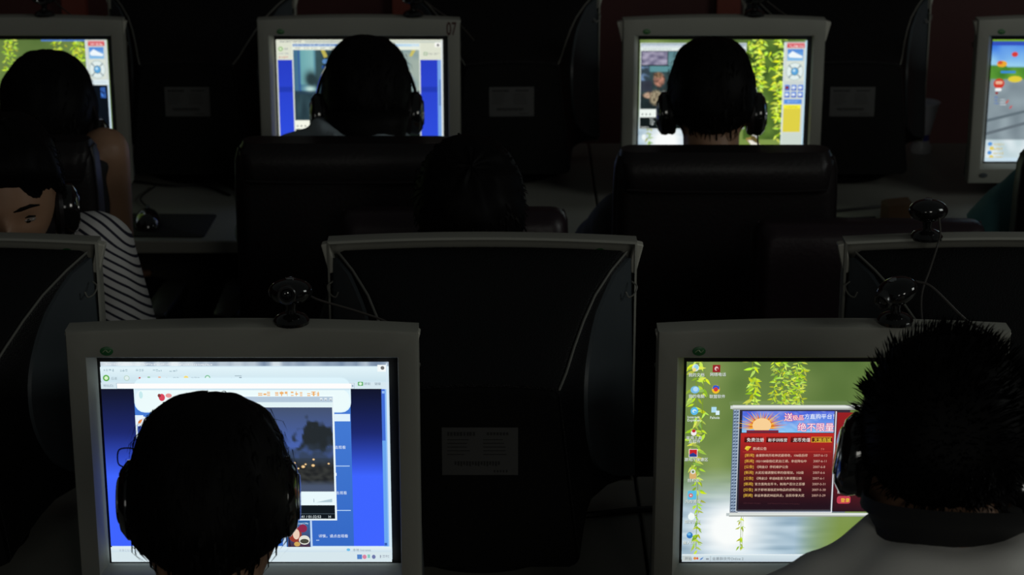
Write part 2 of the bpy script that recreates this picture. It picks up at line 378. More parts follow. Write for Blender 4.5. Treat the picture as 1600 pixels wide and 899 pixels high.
def pic_game_notice():                    # front right monitor
    P = Picture(1083, 570, 456, 332)
    wallpaper(P)
    P.strand(1099, 566, 745, 3, 17, 11, 1, True, 1.0); P.strand(1106, 745, 884, 4, 12, 10, .95, True, .8); P.strand(1110, 600, 700, 5, 15, 24)
    P.strand(1187, 566, 640, 6, 17, 13); P.strand(1193, 600, 640, 16, 14, 12); P.strand(1178, 815, 884, 8, 10, 14, 1, True, .7); P.strand(1181, 815, 884, 18, 6, 30)
    for x_ in (1225, 1236, 1246, 1259, 1266): P.strand(x_, 572 if x_ != 1246 else 585, 640, int(x_), 10, 5, .98, False, 1.1)
    def icon(x, y, cols): 
        for (dx, dy, rx, ry, c) in cols: P.disc(x + dx, y + dy, rx, ry, c)
    icon(1097, 579, [(0, 0, 5.5, 6, (215, 230, 225)), (1, -1, 3.5, 4, (150, 205, 230)), (-2, 3, 3, 3, (240, 220, 130))]); icon_text(P, '我的文档', 1086, 593)
    icon(1097, 615, [(0, 0, 7, 6, (120, 185, 230)), (1, -1, 4, 4, (180, 220, 245))]); icon_text(P, '我的电脑', 1087, 628)
    icon(1097, 650, [(0, 0, 6, 6.5, (90, 185, 235)), (0, 0, 3.5, 3, (200, 235, 250)), (1, 1, 2, 1.5, (90, 185, 235))]); P.text('Internet', 1086, 662, 6, (235, 245, 245)); P.text('Explorer', 1086, 667, 6, (235, 245, 245))
    icon(1097, 686, [(0, 0, 4.5, 5, (240, 235, 235)), (0, -3, 3, 2.5, (190, 40, 45))]); icon_text(P, '常用工具', 1085, 697); icon_text(P, '及软件', 1089, 703)
    P.rect(1090, 713, 1104, 727, (235, 225, 225)); P.rect(1091, 714, 1103, 726, (200, 35, 40)); P.poly([(1091, 722), (1097, 719), (1103, 723), (1103, 726), (1091, 726)], (40, 60, 140)); icon_text(P, '游戏厅快速区', 1083, 733)
    P.rr(1092, 752, 1103, 763, 2, (215, 175, 110)); P.disc(1097.5, 751, 4, 4, (225, 230, 225)); P.disc(1097.5, 751, 2, 2.2, (110, 135, 80)); icon_text(P, '挂机锁', 1089, 768)
    P.rr(1090, 783, 1104, 798, 2, (90, 190, 225)); P.disc(1095, 791, 3.5, 3.5, (215, 100, 100)); P.disc(1095, 791, 1.5, 1.5, (240, 220, 220)); icon_text(P, '内存清理', 1086, 804)
    icon(1097, 827, [(0, 0, 5.5, 6, (240, 250, 248)), (-1, -4, 2, 3, (240, 250, 248))]); icon_text(P, '超好分享', 1086, 838)
    icon(1095, 859, [(0, 0, 5, 5.5, (50, 120, 190)), (-1, -2, 3, 2.5, (110, 180, 225))]); icon_text(P, '输入法1', 1084, 874)
    P.rect(1124, 574, 1136, 586, (150, 35, 40)); P.disc(1130, 580, 3, 3.5, (230, 190, 190)); P.disc(1131, 581, 1.6, 2, (150, 35, 40)); icon_text(P, '网络电话', 1120, 592)
    P.disc(1130, 614, 6.4, 7, (240, 190, 40)); P.poly([(1124, 613), (1126, 608), (1130, 607), (1135, 609), (1136, 614)], (50, 90, 200)); P.disc(1130, 614, 3.5, 3.5, (210, 60, 60)); icon_text(P, '联盟软件', 1120, 628)
    P.rect(1124, 643, 1132, 652, (175, 220, 240)); P.rect(1131, 649, 1137, 656, (215, 240, 250)); P.text('Fahoia', 1122, 662.5, 6, (235, 245, 245))
    # the notice, shaped like a hanging scroll
    def roller(x0, y0, x1, y1):
        P.grid(x0, y0, x1, y1, 2, 8, lambda x, y: mixc((150, 155, 150), (240, 245, 240), 1 - abs((y - y0) / (y1 - y0) - .35) * 1.8))
    P.rect(1158.6, 643, 1345, 820, (96, 108, 128))
    P.rect(1159, 645, 1168, 818, (74, 92, 118))
    yy = 646.0
    while yy < 816:
        for k in (0, 1): P.poly([(1159.3 + k * 4.4, yy + 3.4), (1163.4 + k * 4.4, yy), (1164 + k * 4.4, yy + 1.3), (1160 + k * 4.4, yy + 4.6)], (165, 185, 205)); P.poly([(1159.3 + k * 4.4, yy + 1.2), (1160 + k * 4.4, yy), (1164 + k * 4.4, yy + 3.5), (1163.4 + k * 4.4, yy + 4.6)], (150, 170, 195))
        yy += 5.4
    P.rect(1168, 645, 1171, 818, (205, 212, 215)); P.rect(1169, 646, 1345, 817, (44, 42, 56))
    P.grid(1172, 686, 1321, 815, 4, 24, lambda x, y: mixc((190, 40, 36), (34, 16, 26), ((y - 690) / 118) ** .8 if y > 690 else 0))
    P.grid(1173.5, 649.5, 1320, 685, 24, 8, lambda x, y: mixc(mixc((70, 90, 215), (125, 195, 245), (y - 649) / 36), (225, 240, 252), max(0, .35 - abs(noise.noise(Vector((x * .03 + y * .06, y * .02, 4)))) * 1.6)))
    # plain orange sunburst in place of the drawn figure
    for k in range(26):
        a = -pi * (k + .5) / 26 * 1.15 + .22; Lk = 26 + 8 * ((k * 7) % 5) / 4
        c0 = (1205, 676); q = [(c0[0] + 4 * cos(a + .5), c0[1] + 4 * sin(a + .5)), (c0[0] + Lk * 1.25 * cos(a), max(650, min(685, c0[1] + Lk * sin(a)))), (c0[0] + 4 * cos(a - .5), c0[1] + 4 * sin(a - .5))]
        P.poly(q, ((235, 150, 45), (245, 185, 70), (215, 105, 30))[k % 3])
    P.disc(1205, 673, 15, 12, (248, 208, 150)); P.rect(1181, 681, 1232, 685, (120, 40, 60))
    def outlined(s_, x, y, sz, fill, edge, d=.7):
        for dx, dy in ((-d, 0), (d, 0), (0, -d), (0, d), (d, d), (-d, -d)): P.text(s_, x + dx, y + dy, sz, edge)
        P.text(s_, x, y, sz, fill)
    outlined('送', 1240, 664.5, 14, (255, 250, 250), (205, 40, 110)); outlined('极品', 1253.5, 663.5, 9, (255, 250, 250), (205, 40, 110))
    P.text('“方直购平台！', 1268, 661.5, 9, (245, 250, 255)); outlined('绝不限量', 1262, 681.5, 14.6, (255, 250, 250), (205, 40, 130))
    for i, (s_, x0, x1) in enumerate((('免费注册', 1178, 1207), ('新手训练营', 1213, 1247), ('龙币充值', 1252, 1280), ('天族商城', 1285, 1318))):
        P.rect(x0, 692, x1, 701, (120, 24, 20), (26, 14, 16))
        if i == 3: P.rect(x0, 692, x1, 693, (220, 170, 50)); P.rect(x0, 692, x0 + 1, 701, (220, 170, 50)); P.rect(x0, 700, x1, 701, (220, 170, 50))
        P.text(s_, x0 + 3.6 - (i == 1) * .8, 699.6, 7 if i != 1 else 6.2, (255, 215, 60) if i == 3 else (250, 245, 240))
    P.leaf(1179, 712, 11, -.35, (235, 205, 60), .6); P.leaf(1182, 715, 8, -.9, (215, 180, 50), .5); P.text('新闻公告', 1192, 713.6, 5.6, (235, 205, 185)); P.smudge(1301, 711, 1306, 714, (210, 120, 100))
    P.rect(1176, 716.5, 1318, 717, (205, 70, 55))
    rows = [('[新闻]', '金庸群侠历练神武霸得奇，106级后修', '2007-6-13'), ('[新闻]', '102/108级极红武出江湖，幸运降仙中', '2007-6-11'), ('[公告]', '《网金2》停机维护公告', '2007-6-8'), ('[新闻]', '大武后福调整机率的值增加，102级', '2007-6-6'), ('[公告]', '《网金2》幸运8连星几率调整公告', '2007-6-1'), ('[新闻]', '官方直购龙币卡，新用户百分之百爆', '2007-5-31'), ('[公告]', '关于即将清除武林物品的说明公告', '2007-5-30'), ('[新闻]', '幸运来袭武林起风云，全民存拿大武', '2007-5-29')]
    for i, (a, b_, d) in enumerate(rows):
        y = 724.6 + i * 9.62
        P.text(a, 1179.5, y, 5.7, (238, 190, 70)); P.text(b_, 1197, y, 5.05, (228, 196, 172)); P.text(d, 1289.5, y, 5.4, (205, 165, 150))
    P.smudge(1180, 802, 1208, 804, (70, 35, 42)); P.smudge(1219, 802, 1271, 804, (70, 35, 42))
    P.rect(1321, 648, 1323, 818, (215, 216, 222)); P.rect(1171, 816.5, 1323, 818, (222, 224, 228))
    P.rect(1324, 650, 1480, 816, (150, 30, 34), (40, 18, 28))
    for i, s_ in enumerate(('只要', '了《', '直接', '账号')): P.text(s_, 1330, 763.5 + i * 7.2, 6, (235, 230, 225))
    P.rr(1330, 789.5, 1352, 802.5, 4, (190, 60, 80)); P.text('登录', 1336, 799.5, 7.5, (250, 225, 40))
    roller(1157, 637.5, 1480, 645.5); P.rect(1153.5, 638.5, 1157.5, 644, (205, 212, 205)); roller(1157, 818, 1480, 824.5); P.rect(1152.5, 818.5, 1157.5, 823.5, (190, 200, 200))
    P.rect(1080, 889, 1545, 910, (214, 230, 236), (190, 205, 215)); P.rect(1080, 889, 1545, 890, (245, 250, 250)); P.rect(1083.5, 891.5, 1098, 901, (196, 206, 206)); P.text('开始', 1087, 899, 6.2, (90, 100, 105))
    P.disc(1104, 896, 2.4, 2.4, (225, 140, 60)); P.disc(1108, 896, 1.6, 2, (210, 80, 60)); P.leaf(1112, 899, 8, -.7, (80, 130, 200), .3); P.smudge(1122, 893, 1127, 899, (140, 150, 160)); P.rect(1129, 892, 1129.7, 901, (150, 160, 165)); P.text('金庸群侠传Online 2', 1132, 898.8, 6, (110, 120, 125))
    return P
def launcher(P, x0, x1, y0):              # the side bar with red head, round pad and buttons; 35 x 170
    k = (x1 - x0) / 34.0
    def X(a): return x0 + a * k
    P.rect(x0 - 2, y0, x1 + 1, y0 + 175, (205, 214, 212)); P.rect(x0 - 1.6, y0, x0 - .4, y0 + 175, (225, 235, 235))
    P.rect(X(3), y0 + 1, X(32), y0 + 9, (215, 70, 80)); P.rect(X(3), y0 + 1, X(32), y0 + 3.5, (225, 140, 145)); P.smudge(X(7), y0 + 4.5, X(30), y0 + 8, (250, 235, 235), .7)
    P.rect(X(4), y0 + 11, X(30), y0 + 29, (70, 130, 215), (140, 195, 235)); P.poly([(X(5), y0 + 20), (X(12), y0 + 14), (X(20), y0 + 18), (X(29), y0 + 22), (X(28), y0 + 25), (X(7), y0 + 24)], (240, 248, 252))
    P.rect(X(2), y0 + 30, X(33), y0 + 61, (218, 226, 216)); P.disc(X(17), y0 + 46, 14.2 * k, 14.2, (170, 190, 190), 28); P.disc(X(17), y0 + 46, 13.2 * k, 13.2, (226, 238, 236), 28)
    for a in (45, 135, 225, 315): P.poly([(X(17) + cos(R(a) - .12) * 5 * k, y0 + 46 + sin(R(a) - .12) * 5), (X(17) + cos(R(a) - .08) * 14 * k, y0 + 46 + sin(R(a) - .08) * 14), (X(17) + cos(R(a) + .08) * 14 * k, y0 + 46 + sin(R(a) + .08) * 14), (X(17) + cos(R(a) + .12) * 5 * k, y0 + 46 + sin(R(a) + .12) * 5)], (120, 140, 145))
    P.disc(X(17), y0 + 46, 6.6 * k, 6.6, (110, 140, 150), 24); P.disc(X(17), y0 + 46, 5.4 * k, 5.4, (90, 165, 220), 24); P.disc(X(16), y0 + 44.5, 2.4 * k, 2.2, (190, 225, 245))
def pic_video_07():                       # back row, monitor 07
    P = Picture(430, 55, 257, 193)
    P.rect(428, 50, 690, 250, (222, 226, 208)); P.smudge(436, 56.5, 470, 59.5, (110, 115, 120)); P.rect(474, 56.5, 690, 60, (200, 208, 196)); P.smudge(476, 57, 560, 59.2, (150, 155, 155))
    P.disc(437, 69, 3.5, 3.5, (130, 180, 90)); P.disc(437, 69, 1.8, 1.8, (230, 245, 215)); P.smudge(443, 67.5, 448, 71, (150, 155, 160)); P.smudge(434, 75, 450, 77.5, (170, 175, 175)); P.smudge(434, 80.5, 448, 83.5, (205, 110, 100))
    P.rect(675, 59, 684, 66, (250, 250, 245)); P.disc(680, 63, 2, 2, (90, 90, 90)); P.rect(658, 74, 663.5, 79, (120, 160, 120)); P.rect(659, 75, 662.5, 78, (222, 226, 208)); P.smudge(665, 75, 671, 78, (150, 155, 150)); P.smudge(674, 75, 681, 78, (150, 155, 150))
    blue = lambda x, y: mixc((40, 62, 196), (46, 78, 226), (y - 86) / 140) if not 127 < y < 137 else (34, 58, 180)
    P.grid(432, 86, 455, 250, 2, 60, blue); P.grid(652, 86, 682, 250, 2, 60, blue); P.rect(679, 86, 684.5, 250, (120, 165, 230)); P.rect(681.5, 117, 683.5, 158, (70, 110, 180)); P.rect(684.5, 55, 687, 250, (225, 232, 230))
    P.rect(454.6, 59.5, 652.4, 250, (232, 238, 224)); P.rect(456, 61, 651, 65, (60, 110, 180), (110, 150, 205)); P.grid(530, 61, 651, 65, 10, 1, lambda x, y: mixc((80, 125, 195), (190, 220, 240), (x - 530) / 100)); P.smudge(458, 61.6, 520, 64.4, (200, 220, 240), .7)
    P.smudge(640, 61.5, 650, 64.5, (225, 235, 240)); 
    for x0 in (460, 473, 485, 499, 513): P.smudge(x0, 66.4, x0 + 8, 68.6, (120, 125, 120))
    def video(x, y):
        u = (x - 456) / 194; v = (y - 70) / 111; n = noise.noise(Vector((u * 9, v * 7, 8)))
        c = mixc((62, 88, 92), (44, 66, 72), .5 + n)
        if u < .17: c = mixc((66, 110, 140), (96, 150, 165), max(0, min(1, (u - .02) * 9 if u < .1 else 1 - (u - .1) * 1.2)))
        if .035 < u < .06: c = (48, 86, 150)
        if u > .05 and u < .165 and v < .5: c = mixc((96, 158, 166), (140, 190, 190), u * 5)
        b_ = math.exp(-(((u - .14 - .05 * (v - .35)) / .045) ** 2 + ((v - .42) / .1) ** 2))
        c = mixc(c, (40, 58, 62), min(1, b_ * 1.6))
        if u > .8: c = mixc((110, 140, 150), (160, 175, 165), (u - .8) * 5 + n)
        if v > .57 and u < .6: c = mixc((34, 52, 60), (58, 84, 92), .4 + noise.noise(Vector((u * 26, v * 3, 2))) * .9)
        if v > .57 and v < .62: c = (40, 62, 78)
        h = math.exp(-(((u - .13) / .04) ** 2 + ((v - .55) / .035) ** 2)); c = mixc(c, (190, 222, 214), min(1, h * 1.2))
        h = math.exp(-(((u - .22) / .05) ** 2 + ((v - .93) / .12) ** 2)); c = mixc(c, (110, 170, 225), min(1, h * 1.2))
        return c
    P.grid(456.5, 70, 651, 181, 66, 44, video)
    P.poly([(499, 70), (505, 70), (510, 81), (504, 82)], (190, 178, 84)); P.poly([(640, 70), (646, 70), (640, 80), (635, 80)], (200, 190, 100)); P.disc(506, 88, 5, 4, (90, 135, 190)); P.disc(503, 97, 3, 3, (40, 80, 150))
    P.rect(457, 181.5, 651, 194.6, (244, 247, 232)); 
    for x0 in (459, 465, 471, 478, 484, 490): P.rect(x0, 189, x0 + 2, 191.3, (60, 70, 75) if x0 < 475 else (200, 205, 195))
    P.rect(457, 195, 651, 213, (16, 24, 20)); 
    for k in range(3): P.smudge(474, 196 + k * 4.2, 480, 199 + k * 4.2, (200, 210, 200)); P.smudge(485, 196 + k * 4.2, 505, 199 + k * 4.2, (205, 215, 205), .8)
    P.text('00:12:07', 459, 212.6, 4.2, (220, 228, 220))
    P.rect(457, 214, 651, 250, (60, 90, 210)); P.rect(428, 240, 690, 250, (214, 226, 224))
    return P
def pic_player():                         # back row, third monitor
    P = Picture(1003, 57, 259, 193)
    wallpaper(P)
    P.grid(1168, 58, 1229, 215, 12, 24, lambda x, y: mixc((96, 128, 52), (58, 84, 34), .5 + noise.noise(Vector((x * .06, y * .05, 3)))))
    for x_, s_, y1 in ((1176, 2, 120), (1187, 1, 176), (1193, 3, 168), (1220, 5, 190), (1223, 7, 214)): P.strand(x_, 58, y1, 40 + s_, 10, 7.5, 1.18, False, 1.1, (1168, 1228))
    for x_, y_ in ((1209, 100), (1214, 128), (1207, 76)): P.strand(x_, y_, y_ + 9, x_, 10, 8, 1.1, False, 1.1, (1168, 1228))
    P.strand(1020, 196, 232, 9, 8, 8, .9, False); P.disc(1012, 211, 3.5, 4.5, (240, 248, 246))
    P.rect(1030, 226, 1080, 250, (236, 246, 244))
    P.disc(1188, 205, 6, 9, (205, 205, 205)); P.leaf(1172, 213, 26, .35, (150, 128, 70), .4); P.leaf(1176, 216, 30, .5, (236, 232, 220), .3); P.leaf(1180, 208, 20, .8, (95, 82, 46), .4)
    P.rect(1004, 62, 1169, 198, (218, 228, 226)); P.rect(1005, 63, 1168, 69, (140, 160, 180), (215, 225, 230)); P.smudge(1008, 65, 1066, 68, (225, 232, 236), .7); P.rect(1005, 69, 1168, 74, (226, 236, 234)); P.smudge(1008, 70.3, 1052, 72.6, (165, 175, 175))
    P.rect(1005, 74, 1168, 166, (44, 56, 62))
    P.grid(1006, 75, 1046, 96, 20, 10, lambda x, y: mixc((170, 164, 186), (96, 92, 120), .45 + 1.1 * noise.noise(Vector((x * .11, y * .16, 3)))))
    P.rect(1047.5, 75, 1168, 97, (88, 128, 136), (110, 150, 155)); P.rect(1156, 75, 1167, 82, (190, 62, 58))
    def scene(x, y):
        n = noise.noise(Vector((x * .09, y * .09, 6)))
        c = mixc((60, 82, 84), (30, 40, 42), (y - 98) / 66 + n * .5)
        if x < 1020 and y < 120: c = mixc((120, 150, 190), (52, 66, 76), abs(n) * 2.4 + (x - 1008) / 16)
        if y < 106 and x > 1020: c = (92, 144, 150)
        if 121 < y < 138 and x < 1024: c = mixc((58, 56, 74), c, .4)
        for (cx, cy, rx, ry, col) in ((1034, 119, 9, 12, (196, 138, 116)), (1032, 112, 7, 5, (150, 120, 90)), (1019, 144, 10, 5, (214, 178, 150)), (1030, 148, 11, 13, (172, 160, 130)), (1042, 152, 8, 16, (165, 160, 140))):
            d = ((x - cx) / rx) ** 2 + ((y - cy) / ry) ** 2; n2 = noise.noise(Vector((x * .32, y * .3, cx))); c = mixc(c, mixc(col, (52, 40, 36), max(0, .25 + n2 * 1.3)), max(0, min(1, (1.15 - d + n2 * .5) * 2.2)))
        return c
    P.grid(1006, 98, 1168, 165, 80, 34, scene)
    P.rect(1005, 166, 1168, 179, (238, 246, 240)); 
    for x0 in (1008, 1014, 1020): P.rect(x0, 173, x0 + 2, 175.4, (80, 90, 90))
    P.rect(1005, 179, 1168, 197, (18, 26, 26)); 
    for k in range(3): P.smudge(1021, 180.5 + k * 4, 1028, 183.4 + k * 4, (215, 225, 222)); P.smudge(1032, 180.5 + k * 4, 1050, 183.4 + k * 4, (215, 225, 222), .8)
    P.text('00:08:51', 1006.5, 196, 3.8, (220, 228, 220))
    launcher(P, 1229, 1261, 60)
    for j in range(2):
        for i in range(3): P.rect(1230.5 + i * 10.4, 127 + j * 11, 1238.5 + i * 10.4, 136 + j * 11, (90, 140, 225), (60, 100, 200)); P.disc(1234 + i * 10.4, 131.4 + j * 11, 2.8, 2.4, (225, 235, 245) if (i, j) != (0, 0) else (140, 50, 45))
    P.rect(1230, 150, 1258, 157.5, (90, 145, 225)); P.smudge(1236, 152, 1252, 155.5, (165, 200, 245)); P.rect(1229.5, 158.5, 1256.5, 202, (248, 240, 60))
    for k in range(7): P.smudge(1234, 160.6 + k * 6.2, 1252, 163 + k * 6.2, (188, 172, 56)); P.rect(1229.5, 164.0 + k * 6.2, 1256.5, 165.0, (222, 208, 70))
    P.rect(1228, 203, 1259, 250, (204, 216, 206)); P.rect(1259.6, 57, 1262, 250, (190, 222, 240))
    return P
def pic_wallpaper_bar():                  # back row, leftmost monitor
    P = Picture(-104, 49.5, 259, 193)
    wallpaper(P)
    for x_, s_, y1 in ((-2, 1, 120), (6, 3, 105), (73, 4, 110), (84, 5, 130), (104, 6, 120), (113, 7, 130), (110, 9, 140)): P.strand(x_, 51, y1, 60 + s_, 9, 6.2, 1.0, False, 1.1)
    for x_, s_ in ((-60, 21), (-90, 22), (-35, 23)): P.strand(x_, 51, 190, 60 + s_, 9, 7, .9, False, 1.1)
    P.rect(52, 49.5, 153, 51.6, (80, 125, 205)); P.rect(121, 49, 154, 121, (225, 234, 232)); launcher(P, 122, 152, 50); P.rect(121, 112, 154, 120, (222, 236, 240)); P.smudge(126, 114, 150, 117, (190, 210, 220))
    P.rect(100, 120.5, 151.4, 250, (10, 16, 24)); P.grid(140, 124, 148, 141, 6, 8, lambda x, y: mixc((20, 40, 90), (80, 140, 235), .5 + noise.noise(Vector((x * .3, y * .2, 2)))))
    P.rect(151.4, 120, 154, 250, (205, 225, 240)); P.rect(-104, 236, 155, 250, (205, 222, 230))
    return P
def pic_race_game():                      # back row, right edge: a bright road, trees and small cars
    P = Picture(1561, 57, 259, 193)
    def fn(x, y):
        u = (x - 1561) / 259; v = (y - 57) / 193; n = noise.noise(Vector((u * 14, v * 9, 2)))
        c = mixc((50, 110, 225), (150, 205, 240), v / .2 + n * .3)
        if v > .2 + .35 * u * .3 + n * .04: c = mixc((110, 170, 60), (60, 120, 40), .5 + n)
        if v > .33 + n * .02: c = mixc((150, 165, 172), (118, 132, 140), .5 + n * .6)
        if v > .82: c = mixc((225, 236, 240), (190, 210, 215), .5 + n)
        return c
    P.grid(1561, 57, 1820, 250, 90, 70, fn)
    P.rect(1561, 57, 1820, 60, (150, 200, 60), (60, 120, 60)); P.rect(1561, 60, 1820, 66, (50, 80, 190))
    P.disc(1578, 95, 8, 5, (235, 170, 50)); P.disc(1575, 93, 4, 3, (215, 90, 50)); P.rect(1577, 106, 1600, 109.5, (60, 140, 215)); P.disc(1597, 80, 5, 4, (215, 60, 55)); P.disc(1600, 119, 11, 5, (225, 205, 60))
    P.disc(1575.5, 126, 8.5, 8, (205, 60, 45)); P.rr(1570, 122, 1581, 127, 2, (235, 180, 150)); P.rr(1570, 133, 1580, 138, 2, (238, 242, 244)); P.disc(1573, 141, 2.5, 2, (150, 60, 60))
    for k in range(3): P.smudge(1570, 146 + k * 5, 1576, 149 + k * 5, (70, 110, 190)); P.smudge(1579, 150 + k * 4, 1588, 152.4 + k * 4, (230, 235, 240))
    P.poly([(1561, 182), (1650, 160), (1650, 164), (1561, 187)], (96, 110, 118)); P.poly([(1561, 203), (1650, 178), (1650, 183), (1561, 208)], (100, 112, 120)); P.leaf(1588, 158, 9, -1, (205, 80, 60)); P.leaf(1594, 166, 8, -.9, (205, 60, 60))
    for k in range(4): P.disc(1568 + (k % 2) * 3, 222 + k * 7, 3.5, 3.2, ((90, 150, 215), (225, 205, 100))[k % 2]); P.smudge(1574, 221 + k * 7, 1590, 225 + k * 7, (205, 190, 120))
    P.rect(1561, 244, 1820, 250, (200, 222, 235))
    return P

# ------------------------------------------------------------------ the setting
def structure(name, bm, m_): return tag(obj(name, bm, m_, smooth=False), kind='structure')
bm = new(); box(bm, -4.2, 4.2, -1.5, 6.2, -.05, 0); structure('floor', bm, 'floor')
for sd, x0 in (('left', -4.3), ('right', 4.2)):
    bm = new(); box(bm, x0, x0 + .1, -1.5, 6.1, 0, 3.0); structure('wall_' + sd, bm, 'red')
bm = new(); box(bm, -4.2, 4.2, 5.95, 6.1, 0, 3.0); structure('wall_back', bm, 'red')
for i, (x0, x1) in enumerate(((-1.262, -1.195), (-.335, -.285), (.575, .64), (1.50, 1.56))):
    bm = new(); box(bm, x0, x1, 5.915, 5.955, 0, 3.0); o = structure('trim_%d' % (i + 1), bm, 'redtrim')
bm = new(); box(bm, 1.0, 2.6, 5.925, 5.955, 1.205, 1.232); structure('trim_5', bm, 'redtrim')

DESK_Z = .75
def make_desk(label, x0, x1, y0, y1, ymod):
    t = thing('computer_desk', label, 'desk', ((x0 + x1) / 2, (y0 + y1) / 2, 0))
    hw = (x1 - x0) / 2 - .0022; hd = (y1 - y0) / 2
    bm = new(); box(bm, -hw, hw, -hd, hd, DESK_Z - .028, DESK_Z); obj('desktop', bm, 'desk', t, smooth=False, bevel=.003)
    for s in (-1, 1):
        bm = new(); box(bm, s * hw - (.02 if s > 0 else 0), s * hw + (0 if s > 0 else .02), -hd + .12, hd - .12, 0, DESK_Z - .0281); obj('side_panel', bm, 'deskside', t, smooth=False)
    bm = new(); box(bm, -hw + .0205, hw - .0205, ymod - (y0 + y1) / 2 - .008, ymod - (y0 + y1) / 2 + .008, .12, DESK_Z - .0281); obj('modesty_panel', bm, 'deskside', t, smooth=False)
    return t
make_desk('grey desk under the two large lit monitors at the left, nearest row', -1.313, .187, 2.17, 2.99, 2.70)
make_desk('grey desk under the right foreground monitor, nearest row', .187, 1.687, 2.17, 2.99, 2.70)
make_desk('grey desk of the far row holding the monitor marked 07', -1.313, .187, 4.235, 5.07, 4.78)
make_desk('grey desk of the far row with the plastic cup on it', .187, 1.687, 4.235, 5.07, 4.78)

# ------------------------------------------------------------------ monitors
B_HW, B_Z0, B_Z1, ARCH = .2185, .043, .4075, .0065
def rect_loop(hw, z0, z1, y, arch=0, n=14):
    pts = []
    for k in range(n): pts.append((-hw + 2 * hw * k / n, y, z0))
    for k in range(n): pts.append((hw, y, z0 + (z1 - z0) * k / n))
    for k in range(n):
        x = hw - 2 * hw * k / n; pts.append((x, y, z1 + arch * (1 - (x / hw) ** 2)))
    for k in range(n): pts.append((-hw, y, z1 - (z1 - z0) * k / n))
    return pts
RINGS = [(.034, .205, .2165, .046, .394), (.07, .182, .184, .050, .378), (.12, .158, .157, .048, .358), (.17, .141, .147, .046, .338), (.22, .127, .141, .043, .318), (.27, .115, .136, .040, .299), (.305, .1055, .1325, .037, .289), (.31, .103, .130, .040, .286)]
def shell_ring(t, ht, hb, z0, z1):
    n = 6; r = .010; pts = []
    dome = .006
    for k in range(n + 1):                     # top, left to right
        x = -ht + r + 2 * (ht - r) * k / n; pts.append((x, t, z1 + dome * (1 - (x / ht) ** 2)))
    pts.append((ht - .003, t, z1 - .003)); pts.append((ht, t, z1 - r))
    for k in range(1, n + 1): f = k / n; pts.append((ht + (hb - ht) * f, t, z1 - r + (z0 + r - z1 + r) * f))
    pts.append((hb - .003, t, z0 + .003))
    for k in range(n + 1): x = hb - r - 2 * (hb - r) * k / n; pts.append((x, t, z0))
    pts.append((-hb + .003, t, z0 + .003))
    for k in range(n): f = 1 - k / n; pts.append((-(ht + (hb - ht) * f), t, z1 - r + (z0 + r - z1 + r) * f))
    pts.append((-ht, t, z1 - r)); pts.append((-ht + .003, t, z1 - .003))
    return [Vector(p) for p in pts]
def side_half(z, t):
    for a, b_ in zip(RINGS, RINGS[1:]):
        if a[0] <= t <= b_[0]:
            f = (t - a[0]) / (b_[0] - a[0]); q = [p + (q_ - p) * f for p, q_ in zip(a, b_)]
            return q[1] + (q[2] - q[1]) * (q[4] - z) / (q[4] - q[3])
    return RINGS[0][1]
def opening_loop(x0, x1, z0, z1, y, n=14):
    out = []
    for a, b_ in (((x0, z0), (x1, z0)), ((x1, z0), (x1, z1)), ((x1, z1), (x0, z1)), ((x0, z1), (x0, z0))):
        for k in range(n): out.append((a[0] + (b_[0] - a[0]) * k / n, y, a[1] + (b_[1] - a[1]) * k / n))
    return out
